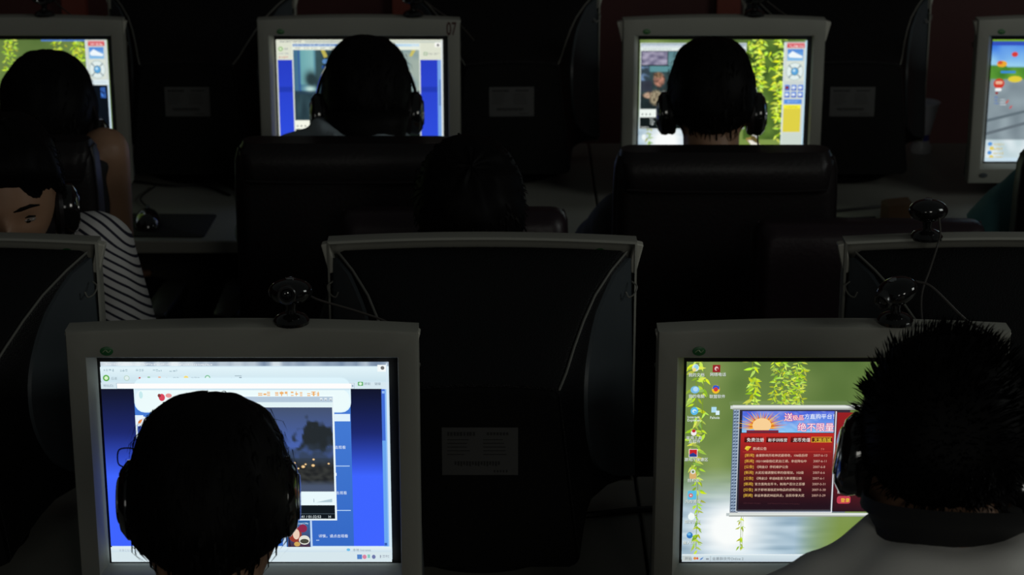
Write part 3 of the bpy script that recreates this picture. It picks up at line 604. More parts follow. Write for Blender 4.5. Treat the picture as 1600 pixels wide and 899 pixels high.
def make_monitor(label, loc, rz, clip=.012, number=None, button=True, badge=True, tray=True):
    t = thing('computer_monitor', label, 'monitor', loc, rz, None)
    bm = new()
    loops = [rect_loop(B_HW - .003, B_Z0 + .003, B_Z1 - .003, .036, ARCH), rect_loop(B_HW, B_Z0, B_Z1, .034, ARCH), rect_loop(B_HW, B_Z0, B_Z1, .005, ARCH), rect_loop(B_HW - .0015, B_Z0 + .0015, B_Z1 - .0015, .0012, ARCH), rect_loop(B_HW - .005, B_Z0 + .005, B_Z1 - .005, 0, ARCH),
             rect_loop(SCR_HW + .0135, SCR_Z0 - .0135, SCR_Z1 + .0135, 0), rect_loop(SCR_HW + .0125, SCR_Z0 - .0125, SCR_Z1 + .0125, .001), opening_loop(-SCR_HW - .0035, SCR_HW + .0118, SCR_Z0 - .0042, SCR_Z1 + .0118, .0185)]
    loft(bm, [[Vector(p) for p in l] for l in loops], cap=False)
    bz = obj('bezel', bm, 'bezel', t)
    bm = new(); q = rect_loop(SCR_HW + .0125, SCR_Z0 - .0125, SCR_Z1 + .0125, .0208, 0, 1); loft(bm, [[Vector(p) for p in q], [Vector(p) + Vector((0, .004, 0)) for p in q]]); obj('tube_edge', bm, 'dark', t, smooth=False)
    bm = new(); loft(bm, [shell_ring(*r) for r in RINGS[:-1]]); obj('rear_shell', bm, 'shell', t)
    bm = new(); loft(bm, [[Vector((p.x * s, y, .06 + (p.z - .06) * s)) for p in shell_ring(*RINGS[-2])] for s, y in ((.985, .302), (.985, .3085), (.966, .3135))]); bc = obj('back_cover', bm, 'neck', t)
    # rating label with print
    bm = new(); box(bm, -.050, .050, .3128, .3143, .171, .238); lb = obj('rating_label', bm, 'label', bc, smooth=False)
    bm = new(); r_ = random.Random(3)
    def ink(x0, x1, z0, z1): box(bm, x0, x1, .3142, .3147, z0 - .055, z1 - .055)
    for k in range(9): ink(.040 - k * .0042, .043 - k * .0042 + r_.uniform(-.0006, .0006), .2815, .2868)
    for k in range(7): ink(-.012 - k * .0042, -.009 - k * .0042, .2825, .2862)
    for j in range(5): 
        for x0, x1 in ((.012, .043), (-.04, -.004)): ink(x0 + r_.uniform(0, .01), x1, .2755 - j * .0052, .2765 - j * .0052)
    for k in range(16): ink(.031 - k * .0038, .0335 - k * .0038, .2405 - (k % 3) * .001, .2455)
    for k in range(5): ink(-.02 - k * .004, -.018 - k * .004, .23, .233)
    obj('label_print', bm, 'labelink', bc, smooth=False); tag(bc.children[-1], kind='stuff') if False else None
    # raised side panels behind the bezel, ending in an arc
    for s in (-1, 1):
        bm = new(); rows = []
        for j in range(25):
            z = .052 + (.384 - .052) * j / 24; f = j / 24
            T = .037 + .145 * max(0, sin(pi * f)) ** .75
            row = []
            for i in range(9):
                tt = .034 + (T - .034) * i / 8
                row.append((side_half(z, tt), tt, z))
            rows.append(row)
        out_ = [[bm.verts.new((s * (x + .005), y, z)) for x, y, z in r] for r in rows]; in_ = [[bm.verts.new((s * (x - .004), y, z)) for x, y, z in r] for r in rows]
        for j in range(24):
            for i in range(8):
                bm.faces.new((out_[j][i], out_[j][i + 1], out_[j + 1][i + 1], out_[j + 1][i])); bm.faces.new((in_[j][i], in_[j + 1][i], in_[j + 1][i + 1], in_[j][i + 1]))
            for i in (0, 8): bm.faces.new((out_[j][i], out_[j + 1][i], in_[j + 1][i], in_[j][i]))
        for j in (0, 24):
            for i in range(8): bm.faces.new((out_[j][i], in_[j][i], in_[j][i + 1], out_[j][i + 1]))
        sp = obj('side_panel', bm, 'panel', t)
        # paler tube painting in the light caught along the shell's upper edge
        bm = new(); tube(bm, [(s * (r[1] - .0015), r[0], r[4] - .0015) for r in RINGS[:-1]], .0018, 6); obj('ridge_glint', bm, 'hook_and_glint', t)
        if clip:
            bm = new(); box(bm, -.001, clip, -.002, .016, -.044, 0, Matrix.Translation((s * (B_HW - .001) if s > 0 else -(B_HW - .001), .012, B_Z1 - .004)) @ Matrix.Scale(s, 4, (1, 0, 0)) @ Matrix.Rotation(R(14), 4, 'Y'))
            obj('corner_clip', bm, 'clip', t, smooth=False, bevel=.002)
        bm = new(); tube(bm, curve_pts([(s * (B_HW - .007), .045, .352), (s * (B_HW - .0005), .050, .347), (s * (B_HW - .004), .056, .338), (s * (B_HW - .012), .060, .334), (s * (B_HW - .016), .060, .341)], 5), .0012, 6)
        obj('cable_hook', bm, 'hook_and_glint', t)
    # stand
    bm = new(); lathe(bm, [(.11, 0), (.118, .004), (.112, .012), (.08, .02), (.062, .032), (.06, .052)], 32, Matrix.Translation((0, .145, 0))); obj('stand', bm, 'neck', t)
    if badge:
        mt = Matrix.Translation((-.1675, 0, B_Z1 - .0255)) @ Matrix.Rotation(R(90), 4, 'X')
        bm = new(); lathe(bm, [(.0078, -.001), (.0078, .0008), (.0070, .0012)], 24, mt @ Matrix.Diagonal((1.05, .75, 1, 1))); bd = obj('badge', bm, 'green', bz)
        bm = new(); tube(bm, [mt @ Vector(p) for p in curve_pts([(-.0045, -.001, .0013), (-.001, .0017, .0014), (.002, -.0012, .0014), (.005, .0012, .0013)], 5)], .00065, 6); obj('badge_swirl', bm, 'greenlight', bz)
    if button:
        bm = new(); lathe(bm, [(.0085, -.001), (.0085, .0015), (.007, .003)], 20, Matrix.Translation((-.185, 0, .062)) @ Matrix.Rotation(R(90), 4, 'X') @ Matrix.Diagonal((1.1, .6, 1, 1))); obj('power_button', bm, 'panel', bz)
    if number:
        me = text_mesh(number, .040, .012)
        for v in me.vertices: v.co = Vector((.1895 + v.co.x * .55, -.0004, B_Z1 - .0325 + v.co.y))
        obj('painted_number', me, 'redpaint', bz, smooth=False)
    return t
FRONT = [  # pictures towards the camera
    ('large lit monitor at lower left showing a blue film site and video', -.335, 2.485, DESK_Z, pic_movie_site, .004, None),
    ('lit monitor at lower right showing green willow wallpaper and red game notice', .3993, 2.485, DESK_Z, pic_game_notice, .004, None),
    ('far row monitor at left edge with willow wallpaper behind long-haired girl', -1.057, 4.53, DESK_Z, pic_wallpaper_bar, .008, None),
    ('far row monitor with 07 painted on its top right corner', -.331, 4.53, DESK_Z, pic_video_07, .003, '07'),
    ('far row monitor showing a film player, willow wallpaper and yellow list', .4576, 4.53, DESK_Z, pic_player, .014, None),
    ('far row monitor cut by the right edge showing a bright racing game', 1.222, 4.53, DESK_Z, pic_race_game, .009, None)]
for lab, x, y, z, pic, clip, num in FRONT:
    t = make_monitor(lab, (x, y, z), 0, clip, num)
    pic().build('screen', t)
src = None
for lab, x, y, dz in (('dark back of the central monitor in the nearest row, white label low on it', -.042, 2.905, 0), ('dark back of the monitor hiding the man in the striped shirt', -.803, 2.905, 0), ('dark back of the monitor carrying the right webcam seen from behind', .688, 2.905, 0),
                      ('dark back of the far row monitor left of the one marked 07', -.722, 4.945, 0), ('dark back of the far row monitor just right of the one marked 07', -.014, 4.945, 0), ('dark back of the far row monitor beside the plastic cup', .757, 4.945, 0)):
    if src is None:
        src = make_monitor(lab, (x, y, DESK_Z), pi, .011)
        P = Picture(0, 0, 400, 300); P.rect(0, 0, 400, 300, (6, 7, 9)); P.build('screen', src)
    else:
        c = copy_tree(src); c.location = (x, y, DESK_Z); c['label'] = lab
for o in list(S.objects):
    if o.name.startswith('computer_monitor') and 'just right of the one marked 07' in o['label']: o.rotation_euler.z = pi + R(2.4)

# ------------------------------------------------------------------ webcams
def make_webcam(label, loc, rz, tilt, cable, roll=0):
    t = thing('webcam', label, 'webcam', loc, rz)
    bm = new(); lathe(bm, [(.022, .0), (.0225, .004), (.019, .009), (.013, .012), (.008, .0135)], 28); obj('base', bm, 'gloss', t)
    bm = new(); lathe(bm, [(.0075, .012), (.006, .019), (.0075, .026)], 18); obj('stem', bm, 'gloss', t)
    mt = Matrix.Translation((0, 0, .041)) @ Matrix.Rotation(R(roll), 4, 'Y') @ Matrix.Rotation(R(tilt), 4, 'X')
    bm = new(); ball(bm, (0, 0, 0), (.0275, .024, .0165), mt, 30, 18); bd = obj('body', bm, 'gloss', t)
    mt2 = mt @ Matrix.Translation((-.004, -.0235, .001)) @ Matrix.Rotation(R(90), 4, 'X')
    bm = new(); lathe(bm, [(.0118, -.006), (.0118, .004), (.0105, .0055), (.0086, .0045), (.0078, .001)], 26, mt2); ln = obj('lens_ring', bm, 'rim', bd)
    bm = new(); ball(bm, (0, 0, 0), (.0078, .0078, .0035), mt2, 18, 10); obj('lens', bm, 'glass', bd)
    bm = new(); ball(bm, (0, 0, .0165), (.006, .006, .002), mt, 14, 8); obj('snapshot_button', bm, 'chrome', bd)
    bm = new(); tube(bm, curve_pts(cable, 8), .0016, 7); obj('cable', bm, 'cable', t)
    return t
TOP = DESK_Z + B_Z1
make_webcam('black round webcam on top of the lower left lit monitor', (-.274, 2.503, TOP + .0055), R(4), -6, [(.02, .02, .03), (.035, .05, .012), (.08, .10, -.02), (.12, .14, -.05), (.13, .18, -.08)])
make_webcam('black webcam turned left on top of the lower right lit monitor', (.476, 2.503, TOP + .006), R(-48), 20, [(.012, .022, .052), (.03, .032, .046), (.07, .05, .01), (.095, .075, -.012), (.10, .11, -.06)], roll=-14)
make_webcam('black webcam seen from behind above the right monitor back', (.585, 2.878, TOP + .003), pi, 6, [(-.011, .024, .036), (-.0125, .030, .016), (-.008, .036, -.002), (.008, .075, -.022), (.026, .12, -.042), (.034, .17, -.062), (.036, .23, -.084)])
make_webcam('black webcam above the monitor marked 07', (-.213, 4.549, TOP + .0055), R(-15), 0, [(.02, .02, .03), (.04, .06, .0), (.07, .12, -.04), (.09, .16, -.08)])
make_webcam('black webcam above the film player monitor in the far row', (.523, 4.549, TOP + .006), R(-30), 4, [(.02, .02, .03), (.04, .06, .0), (.07, .12, -.04), (.09, .16, -.08)], roll=-10)
make_webcam('black webcam above the far row monitor at left edge', (-1.008, 4.549, TOP + .006), R(10), 0, [(.02, .02, .03), (.04, .06, .0), (.07, .12, -.04), (.09, .16, -.08)])

# ------------------------------------------------------------------ chairs
def make_chair(label, loc, rz, top, mat_='leather', width=.415, flap=True, armrests=True):
    t = thing('office_chair', label, 'chair', loc, rz)
    hw = width / 2; zb = .50; h = top - zb
    # backrest: x across, up in z, padded and slightly reclined
    rows = []
    prof = [(0, .8, .03), (.02, .93, .045), (.08, .98, .055), (.3, 1.0, .05), (.6, 1.0, .046), (.85, .995, .045), (.95, .985, .043), (.985, .96, .036), (1.0, .915, .022)]
    bm = new(); rings = []
    for f, wx, d in prof:
        z = zb + h * f - .0; yc = -.225 - .02 * f
        rings.append([Vector((x, yc + y, z)) for x, y in rrect(hw * wx, d, min(d * .8, .03), 5)])
    loft(bm, rings); obj('backrest', bm, mat_, t)
    if flap:
        bm = new(); rings = []
        for f, k, dd in ((.0, .90, .002), (.015, .925, .006), (.05, .935, .0065), (.5, .95, .007), (.8, .96, .0075), (1.0, .93, .006)):
            z = top - .072 + .072 * f; ff = (z - zb) / h
            d = .045 if f < .8 else (.040 if f < 1 else .024)
            rings.append([Vector((x, -.225 - .02 * ff + y, z + (.003 if f == 1 else 0))) for x, y in rrect(hw * k, d + dd, .028, 5)])
        loft(bm, rings); fl = obj('headrest_flap', bm, mat_, t)
        bm = new(); tube(bm, [(x, -.245 - .0545, top - .066 + .006 * (abs(x) / hw) ** 3) for x in [hw * .88 * (k / 10 - 1) for k in range(21)]], .0022, 6); obj('seam', bm, mat_, fl)
    for s in (-1, 1):
        bm = new(); tube(bm, [(s * hw * wx * .995, -.225 - .02 * f - d * .55, zb + h * f) for f, wx, d in prof[2:-1]], .003, 6); obj('piping', bm, mat_, t)
    bm = new(); solid(bm, rrect(.235, .225, .07, 6), .405, .485, .03, Matrix.Translation((0, .0, 0))); obj('seat', bm, mat_, t)
    bm = new(); box(bm, -.03, .03, -.27, -.1, .385, .403); box(bm, -.03, .03, -.285, -.268, .385, .60); obj('back_bracket', bm, 'neck', t, smooth=False, bevel=.004)
    if armrests:
        for s in (-1, 1):
            bm = new(); tube(bm, curve_pts([(s * .21, -.05, .395), (s * .255, -.05, .42), (s * .262, -.04, .60), (s * .258, -.02, .655)], 6), .014, 10); a = obj('armrest', bm, 'neck', t)
            bm = new(); solid(bm, rrect(.026, .12, .022, 4), .652, .682, .008, Matrix.Translation((s * .258, 0, 0))); obj('arm_pad', bm, mat_, a)
    bm = new(); lathe(bm, [(.03, .10), (.03, .25), (.022, .26), (.022, .36), (.06, .37), (.06, .403)], 20); obj('gas_column', bm, 'chrome', t)
    bm = new(); lathe(bm, [(.045, .075), (.05, .085), (.045, .12), (.03, .13)], 20)
    for k in range(5):
        a = 2 * pi * k / 5 + .3; d = Vector((cos(a), sin(a), 0)); tube(bm, [d * .02 + Vector((0, 0, .10)), d * .16 + Vector((0, 0, .09)), d * .27 + Vector((0, 0, .07))], [.024, .019, .013], 10)
    bs = obj('star_base', bm, 'neck', t)
    for k in range(5):
        a = 2 * pi * k / 5 + .3; bm = new(); mt = Matrix.Translation((cos(a) * .265, sin(a) * .265, .027)) @ Matrix.Rotation(a, 4, 'Z')
        lathe(bm, [(.012, -.018), (.027, -.016), (.027, .016), (.012, .018)], 18, mt @ Matrix.Rotation(R(90), 4, 'X')); box(bm, -.006, .006, -.006, .006, .02, .045, mt); obj('caster', bm, 'neck', bs)
    return t
make_chair('dark leather chair with stitched flap, in front of the monitor marked 07', (-.305, 4.075, 0), 0, 1.064)
make_chair('dark leather chair with stitched flap, in front of the film player monitor', (.395, 4.075, 0), 0, 1.047)
make_chair('dark leather chair of the long-haired girl at left edge', (-.956, 4.085, 0), R(-4), 1.066)
make_chair('dark leather chair at right edge beneath the racing game monitor', (1.148, 4.085, 0), 0, 1.045)
make_chair('plum leather chair behind the bowed head at centre', (-.104, 3.40, 0), pi, .985, 'leather_plum', .41, False)
make_chair('empty plum leather chair behind the right webcams', (.64, 3.40, 0), pi, .963, 'leather_plum', .415, False)
make_chair('plum leather chair hidden behind the man in the striped shirt', (-.965, 3.42, 0), pi, .96, 'leather_plum', .41, False)
make_chair('dark chair under the short-haired viewer in the left foreground', (-.312, 1.93, 0), 0, .92, 'leather', .41, False)
make_chair('dark chair under the spiky-haired viewer in the right foreground', (.42, 1.86, 0), 0, .92, 'leather', .41, False)

# ------------------------------------------------------------------ people
def remesh(bm, vox, smooth=4):
    me = mesh_of(bm); o = bpy.data.objects.new('tmp', me); workshop.collection.objects.link(o)
    md = o.modifiers.new('r', 'REMESH'); md.mode = 'VOXEL'; md.voxel_size = vox; md.use_smooth_shade = True
    sm = o.modifiers.new('s', 'SMOOTH'); sm.factor = .5; sm.iterations = smooth
    out = evaluated(o); bpy.data.objects.remove(o); bpy.data.meshes.remove(me)
    for p in out.polygons: p.use_smooth = True
    return out
def ell(c, rx, ry, tilt=0, n=24, p=2.3):
    c = Vector(c); out = []
    for k in range(n):
        a = 2 * pi * k / n; ca, sa = cos(a), sin(a)
        x = rx * abs(ca) ** (2 / p) * (1 if ca > 0 else -1); y = ry * abs(sa) ** (2 / p) * (1 if sa > 0 else -1)
        out.append(c + Vector((x, y * cos(tilt), y * sin(tilt))))
    return out
def head_point(az, el, kind=None):
    """az 0 = face (+y), el elevation; surface of the bare head around its centre"""
    d = Vector((sin(az) * cos(el), cos(az) * cos(el), sin(el)))
    x, y, z = .0735 * d.x, .095 * d.y, .112 * d.z
    if z < -.01:
        f = min(1, (-z - .01) / .1); x *= 1 - .36 * f ** 1.4; y = y * (1 - .06 * f) if y > 0 else y * (1 - .42 * f)
    if d.y > 0:
        fy = d.y
        y += .022 * math.exp(-(x / .010) ** 2) * math.exp(-((z + .028) / .016) ** 2) + .008 * math.exp(-(x / .008) ** 2) * math.exp(-((z + .008) / .014) ** 2)
        y -= .010 * math.exp(-((abs(x) - .031) / .013) ** 2) * math.exp(-((z + .002) / .010) ** 2)
        y += .004 * math.exp(-((abs(x) - .03) / .018) ** 2) * math.exp(-((z - .018) / .007) ** 2)
        y += .006 * math.exp(-(x / .019) ** 2) * math.exp(-((z + .058) / .010) ** 2) + .008 * math.exp(-(x / .018) ** 2) * math.exp(-((z + .096) / .013) ** 2)
        y -= .004 * math.exp(-(x / .018) ** 2) * math.exp(-((z + .077) / .006) ** 2)
        y += .003 * math.exp(-((abs(x) - .045) / .015) ** 2) * math.exp(-((z + .03) / .014) ** 2)
    return Vector((x, y, z))
def add_head(bm, H, ear_z=-.012):
    nu, nv = 56, 40; rings = []
    for j in range(nv + 1):
        el_ = -pi / 2 + pi * (j + .03) / (nv + .06)
        rings.append([H @ head_point(2 * pi * k / nu, el_) for k in range(nu)])
    loft(bm, rings)
    for s in (-1, 1):
        mt = H @ Matrix.Translation((s * .076, -.008, ear_z)) @ Matrix.Rotation(s * R(18), 4, 'Z') @ Matrix.Rotation(R(-10), 4, 'X')
        ball(bm, (0, 0, 0), (.007, .017, .031), mt, 16, 10); ball(bm, (0, .002, -.022), (.007, .010, .012), mt, 12, 8)
def hairline(az):
    c = cos(az)
    return -.012 + (.066 * c ** .6 if c > 0 else -.052 * (-c) ** .7)
def add_hair(H, style, seed):
    """volume plus strands; style: short, spiky, long, bob, bangs"""
    r = random.Random(seed); bm = new(); nu, nv = 72, 46; rings = []
    low = {'short': 0, 'spiky': .006, 'long': -.05, 'bob': -.055, 'bangs': 0}[style]
    thick = {'short': .014, 'spiky': .011, 'long': .022, 'bob': .018, 'bangs': .018}[style]
    def surf(az, el_, k=1.0):
        b_ = head_point(az, el_); c = cos(az)
        if c > .2: b_ = Vector((.0735 * sin(az) * cos(el_), .095 * c * cos(el_), .112 * sin(el_)))
        hl = hairline(az) + (low if c < .35 else 0)
        if style == 'bangs' and c > 0: hl -= .035 * c
        if style in ('long', 'bob') and c > 0: hl -= .012
        hl += (.003 if c > .2 else .006) * noise.noise(Vector((az * 9, seed, 0)))
        t = (b_.z - hl) / .014; t = max(0, min(1, t))
        th = thick * (.75 + .35 * max(0, sin(el_))) * (1 + .25 * noise.noise(Vector((sin(az) * 3, cos(az) * 3, el_ * 3 + seed))))
        q = (abs(b_.x / .0735) ** 2.7 + abs(b_.y / .095) ** 2.7 + abs(b_.z / .112) ** 2.7) ** (1 / 2.7)
        if b_.z > -.02: b_ = b_ * (1 + (min(1.13, 1 / q) - 1) * min(1, (b_.z + .02) / .03))
        d = b_.normalized()
        if b_.z < -.03 and c < 0: d = Vector((d.x, d.y, d.z * .2)).normalized()
        return b_ + d * (th * sqrt(t) * k - .010 * (1 - t)), t, d
    for j in range(nv + 1):
        el_ = -pi / 2 + pi * (j + .03) / (nv + .06)
        rings.append([H @ surf(2 * pi * k / nu, el_)[0] for k in range(nu)])
    loft(bm, rings)
    if style in ('long', 'bob'):
        drop = .30 if style == 'long' else .15
        rr_ = []
        for f in (0, .2, .4, .6, .8, 1):
            z = -.02 - drop * f; wv = (.094 - .012 * f) if style == 'long' else (.084 - .034 * f)
            rr_.append([H @ Vector((wv * sin(a), (-.032 if style == 'long' else -.060) - .012 * f + (.055 - .02 * f) * -cos(a) * (1 if cos(a) > 0 else .35), z)) for a in [2 * pi * k / 32 for k in range(32)]])
        loft(bm, rr_)
    # locks of hair as tapered slivers
    N = {'short': 900, 'spiky': 5200, 'long': 900, 'bob': 900, 'bangs': 1100}[style]
    for _ in range(N):
        az = r.uniform(0, 2 * pi); el_ = math.asin(r.uniform(-.75, 1)); p, t, d = surf(az, el_, .8)
        if t < .35: continue
        if cos(az) > .25 and p.z < .112 and style != 'bangs': continue
        down = Vector((0, -.15 if cos(az) < 0 else .15, -1)); down -= d * down.dot(d)
        if style == 'spiky':
            up = max(0, sin(el_)); L = r.uniform(.008, .016) + .014 * up * r.random()
            dr = (d * 1.0 + down * (.55 - .75 * up) + Vector((.55, .0, .25)) * up * .7 + Vector((r.uniform(-.3, .3), r.uniform(-.3, .3), r.uniform(-.2, .3)))).normalized()
        else:
            L = r.uniform(.015, .034); dn = down.normalized() if down.length > .25 else down; dr = (d * r.uniform(-.12, .10) + dn + Vector((r.uniform(-.25, .25), r.uniform(-.25, .25), 0))).normalized(); L *= min(1, down.length * 1.6 + .2)
        sd = dr.cross(d); sd = sd.normalized() if sd.length > 1e-4 else Vector((1, 0, 0)); ww = r.uniform(.0012, .0028) * (.55 if style == 'spiky' else 1)
        mid = p + dr * L * .55 + d * (.0015 if style != 'spiky' else .003); tip = p + dr * L - (d * L * (.16 + .5 * L / .034) * .5 if style != 'spiky' else Vector())
        q = [H @ (p - sd * ww), H @ (p + sd * ww), H @ (mid + sd * ww * .7), H @ (mid - sd * ww * .7), H @ tip]
        vs = [bm.verts.new(x) for x in q]; bm.faces.new(vs[:4]); bm.faces.new((vs[3], vs[2], vs[4]))
    return bm
def add_hand(bm, W, d, s):
    """wrist W, pointing d, palm down; s = side of the thumb"""
    d = d.normalized(); side = Vector((-d.y, d.x, 0)).normalized() * s; up = side.cross(d).normalized(); up = up if up.z > 0 else -up
    rings = []
    for f, wd, th in ((0, .024, .016), (.25, .034, .014), (.7, .042, .013), (1, .040, .010)):
        c = W + d * (.085 * f); rings.append([c + side * (wd * cos(a)) + up * (th * sin(a)) for a in [2 * pi * k / 16 for k in range(16)]])
    loft(bm, rings)
    for k, (o_, L) in enumerate(((.031, .068), (.0105, .078), (-.0105, .072), (-.031, .056))):
        b_ = W + d * .076 + side * o_; dd = (d + side * o_ * 2.2).normalized()
        tube(bm, [b_, b_ + dd * L * .45 + up * .006, b_ + dd * L * .78 - up * .003, b_ + dd * L - up * .014], [.0088, .0080, .0072, .0062], 10)
    b_ = W + d * .022 + side * .026
    tube(bm, [b_, b_ + side * .024 + d * .024 - up * .002, b_ + side * .028 + d * .052 - up * .006], [.011, .0092, .0075], 10)
def person(label, root, rz, head, pitch, yaw, style, seed, shirt=('white', 'tee'), hip_w=1.0, seat=.485, elbows=None, wrists=None, roll=0, sh_drop=.085, sh_w=.165, neck_base=None, vox=.0065, torso_x=0, straps=(1, 1), arm_k=1.0, trap=0, ear_z=-.012):
    """seated figure; head centre given in the room, everything else in the seat's frame, facing +y"""
    t = thing('person', label, 'person', (root[0], root[1], 0), rz)
    inv = Matrix.Rotation(-rz, 4, 'Z') @ Matrix.Translation((-root[0], -root[1], 0))
    hc = inv @ Vector(head)
    H = Matrix.Translation(hc) @ Matrix.Rotation(R(yaw), 4, 'Z') @ Matrix.Rotation(R(-pitch), 4, 'X') @ Matrix.Rotation(R(roll), 4, 'Y')
    nb = Vector(neck_base) if neck_base else H @ Vector((0, -.045, -.150)) + Vector((0, -.012, 0))
    nb.x += torso_x
    P0 = Vector((0, -.03, seat + .085)); 
    def sp(f): return P0.lerp(nb, f) + Vector((0, -.035 * sin(pi * f), 0))
    def torso(bm, inf, z_top=1.0, bottom=0.0):
        rings = []
        for f, rx, ry in ((-.1, .145, .10), (.0, .165, .118), (.18, .15, .11), (.36, .14, .102), (.55, .152, .108), (.72, .165, .108), (.84, .162, .098), (.91, .135, .082), (.96, .095, .068), (1.0, .066, .060)):
            if f < bottom or f > z_top: continue
            rings.append(ell(sp(f), (rx + inf) * hip_w if f < .9 else rx + inf * .8, ry + inf))
        loft(bm, rings)
    sh = [nb + Vector((s * sh_w, .0, -sh_drop)) for s in (-1, 1)]
    el_ = [Vector(e) if e else Vector((s * .235, .12, .735)) for e, s in zip(elbows or (None, None), (-1, 1))]
    wr = [Vector(e) if e else Vector((s * .14, .375, .785)) for e, s in zip(wrists or (None, None), (-1, 1))]
    hips = [P0 + Vector((s * .088, .0, -.015)) for s in (-1, 1)]; knees = [Vector((s * .125, .42, seat + .05)) for s in (-1, 1)]; ank = [Vector((s * .125, .40, .085)) for s in (-1, 1)]
    bm = new(); add_head(bm, H, ear_z)
    tube(bm, [nb + Vector((0, .005, -.02)), H @ Vector((0, -.022, -.095)), H @ Vector((0, -.012, -.04))], [.060, .054, .055], 20)
    torso(bm, 0)
    for i, s in enumerate((-1, 1)):
        tube(bm, [nb + Vector((s * .05, -.005, -.035 + trap)), nb + Vector((s * .11, -.005, -.055 + trap)), sh[i]], [.045, .046, .050 * arm_k], 14)
        m1 = sh[i].lerp(el_[i], .35); tube(bm, [sh[i], m1, el_[i]], [.050 * arm_k, .046 * arm_k, .037 * arm_k], 16)
        m2 = el_[i].lerp(wr[i], .3); tube(bm, [el_[i], m2, wr[i]], [.037, .038, .024], 16)
        add_hand(bm, wr[i], (wr[i] - el_[i]).normalized() * .6 + Vector((-s * .2, .8, -.0)), -s)
        tube(bm, [hips[i], hips[i].lerp(knees[i], .5), knees[i]], [.083, .074, .057], 18); tube(bm, [knees[i], knees[i].lerp(ank[i], .35), ank[i], ank[i] + Vector((0, .02, -.03))], [.055, .053, .036, .034], 16)
    body = obj('body', remesh(bm, vox, 3), 'skin', t, auto=False)
    obj('hair', add_hair(H, style, seed), 'hair', t, auto=False)
    for s in (-1, 1):
        bm = new(); ball(bm, (0, 0, 0), (.0125, .006, .0042), H @ Matrix.Translation((s * .031, .0765, -.003)) @ Matrix.Rotation(-s * R(14), 4, 'Z'), 20, 10); e = obj('eye', bm, 'eye', t)
        bm = new(); ball(bm, (0, 0, 0), (.0052, .004, .0040), H @ Matrix.Translation((s * .031, .0792, -.0038)), 14, 8); obj('iris', bm, 'iris', e)
        bm = new(); tube(bm, [H @ Vector((s * a, y_, z_)) for a, y_, z_ in ((.018, .0805, -.002), (.025, .0822, .0028), (.033, .0805, .0036), (.042, .0745, .0008))], [.0012, .0019, .0020, .0012], 6); obj('eyelash', bm, 'hair', e)
        bm = new(); tube(bm, [H @ Vector((s * a, y_, z_)) for a, y_, z_ in ((.012, .0915, .0175), (.022, .0895, .0200), (.036, .0815, .0212), (.049, .0700, .0165))], [.0020, .0034, .0032, .0012], 8); obj('eyebrow', bm, 'hair', t)
    bm = new(); tube(bm, [H @ Vector((a, y_, -.0655)) for a, y_ in ((-.022, .0805), (-.01, .0885), (0, .0905), (.01, .0885), (.022, .0805))], [.002, .0042, .0046, .0042, .002], 8); obj('lips', bm, 'lips', t)
    # clothes
    sm, kind = shirt; bm = new(); inf = .015
    torso(bm, inf, 1.0 if kind != 'wide' else .91, 0)
    if sm == 'bluegrey': tube(bm, [nb + Vector((-.012, -.004, -.05)), nb + Vector((-.010, -.006, 0)), nb.lerp(H @ Vector((0, -.03, -.08)), .45) + Vector((-.006, -.008, 0))], [.085, .076, .069], 22)
    slv = {'tee': .62, 'wide': .0, 'loose': .78, 'sleeve': .7}[kind]
    for i, s in enumerate((-1, 1)):
        if kind != 'wide' and not straps[i]: continue
        if kind != 'wide': tube(bm, [nb + Vector((s * .05, -.005, -.036 + trap)), nb + Vector((s * .11, -.005, -.055 + trap)), sh[i]], [.060, .062, .066], 16)
        elif straps[i]: tube(bm, [nb + Vector((s * .045, -.012, -.035)), nb + Vector((s * .09, -.01, -.065)), nb + Vector((s * .11, -.01, -.12))], [.054, .056, .055], 14)
        if slv:
            e = sh[i].lerp(el_[i], slv); k = 1.0 if kind != 'loose' else 1.15
            tube(bm, [sh[i] - (e - sh[i]) * .02, sh[i].lerp(e, .5), e], [.063, .061 * k, .062 * k], 20, round_ends=False)
    me = remesh(bm, .0085 if sm != 'stripes' else .0062, 4)
    axis = sp(.5)
    vals = []
    norms = [v.normal.copy() for v in me.vertices]; moved = []
    for v in me.vertices:
        c = v.co.copy(); vn = norms[v.index]; wv = noise.noise(Vector((c.x * 9, c.y * 9, c.z * 7 + seed)))
        fold = noise.noise(Vector((c.x * 22, c.y * 22, c.z * 9 + seed * 2)))
        i = 0 if c.x < nb.x else 1; ax = el_[i] - sh[i]; L = ax.length; ax = ax / L; f = (c - sh[i]).dot(ax); dist = ((c - sh[i]) - ax * f).length
        on_arm = f > .004 and dist < .085 and abs(c.x - nb.x) > sh_w * .82
        vals.append((nb.z - c.z + .4 * c.y) * .78 + .004 * wv)
        if sm == 'stripes' and c.x < nb.x:
            bx = sh[0].x + .016 - .27 * max(-.02, sh[0].z - c.z)
            if c.x < bx: vals[-1] += .62 * (c.x - bx)
            c = c - vn * (.010 * math.exp(-((c.x - bx) / .0065) ** 2) if on_arm else 0)
        moved.extend(c + vn * (.004 + fold * (.004 if kind == 'tee' else .007)))
    me.vertices.foreach_set('co', moved); me.update()
    at_ = me.attributes.new('stripe', 'FLOAT', 'POINT'); at_.data.foreach_set('value', vals)
    sh_o = obj('shirt', me, sm, t, auto=False)
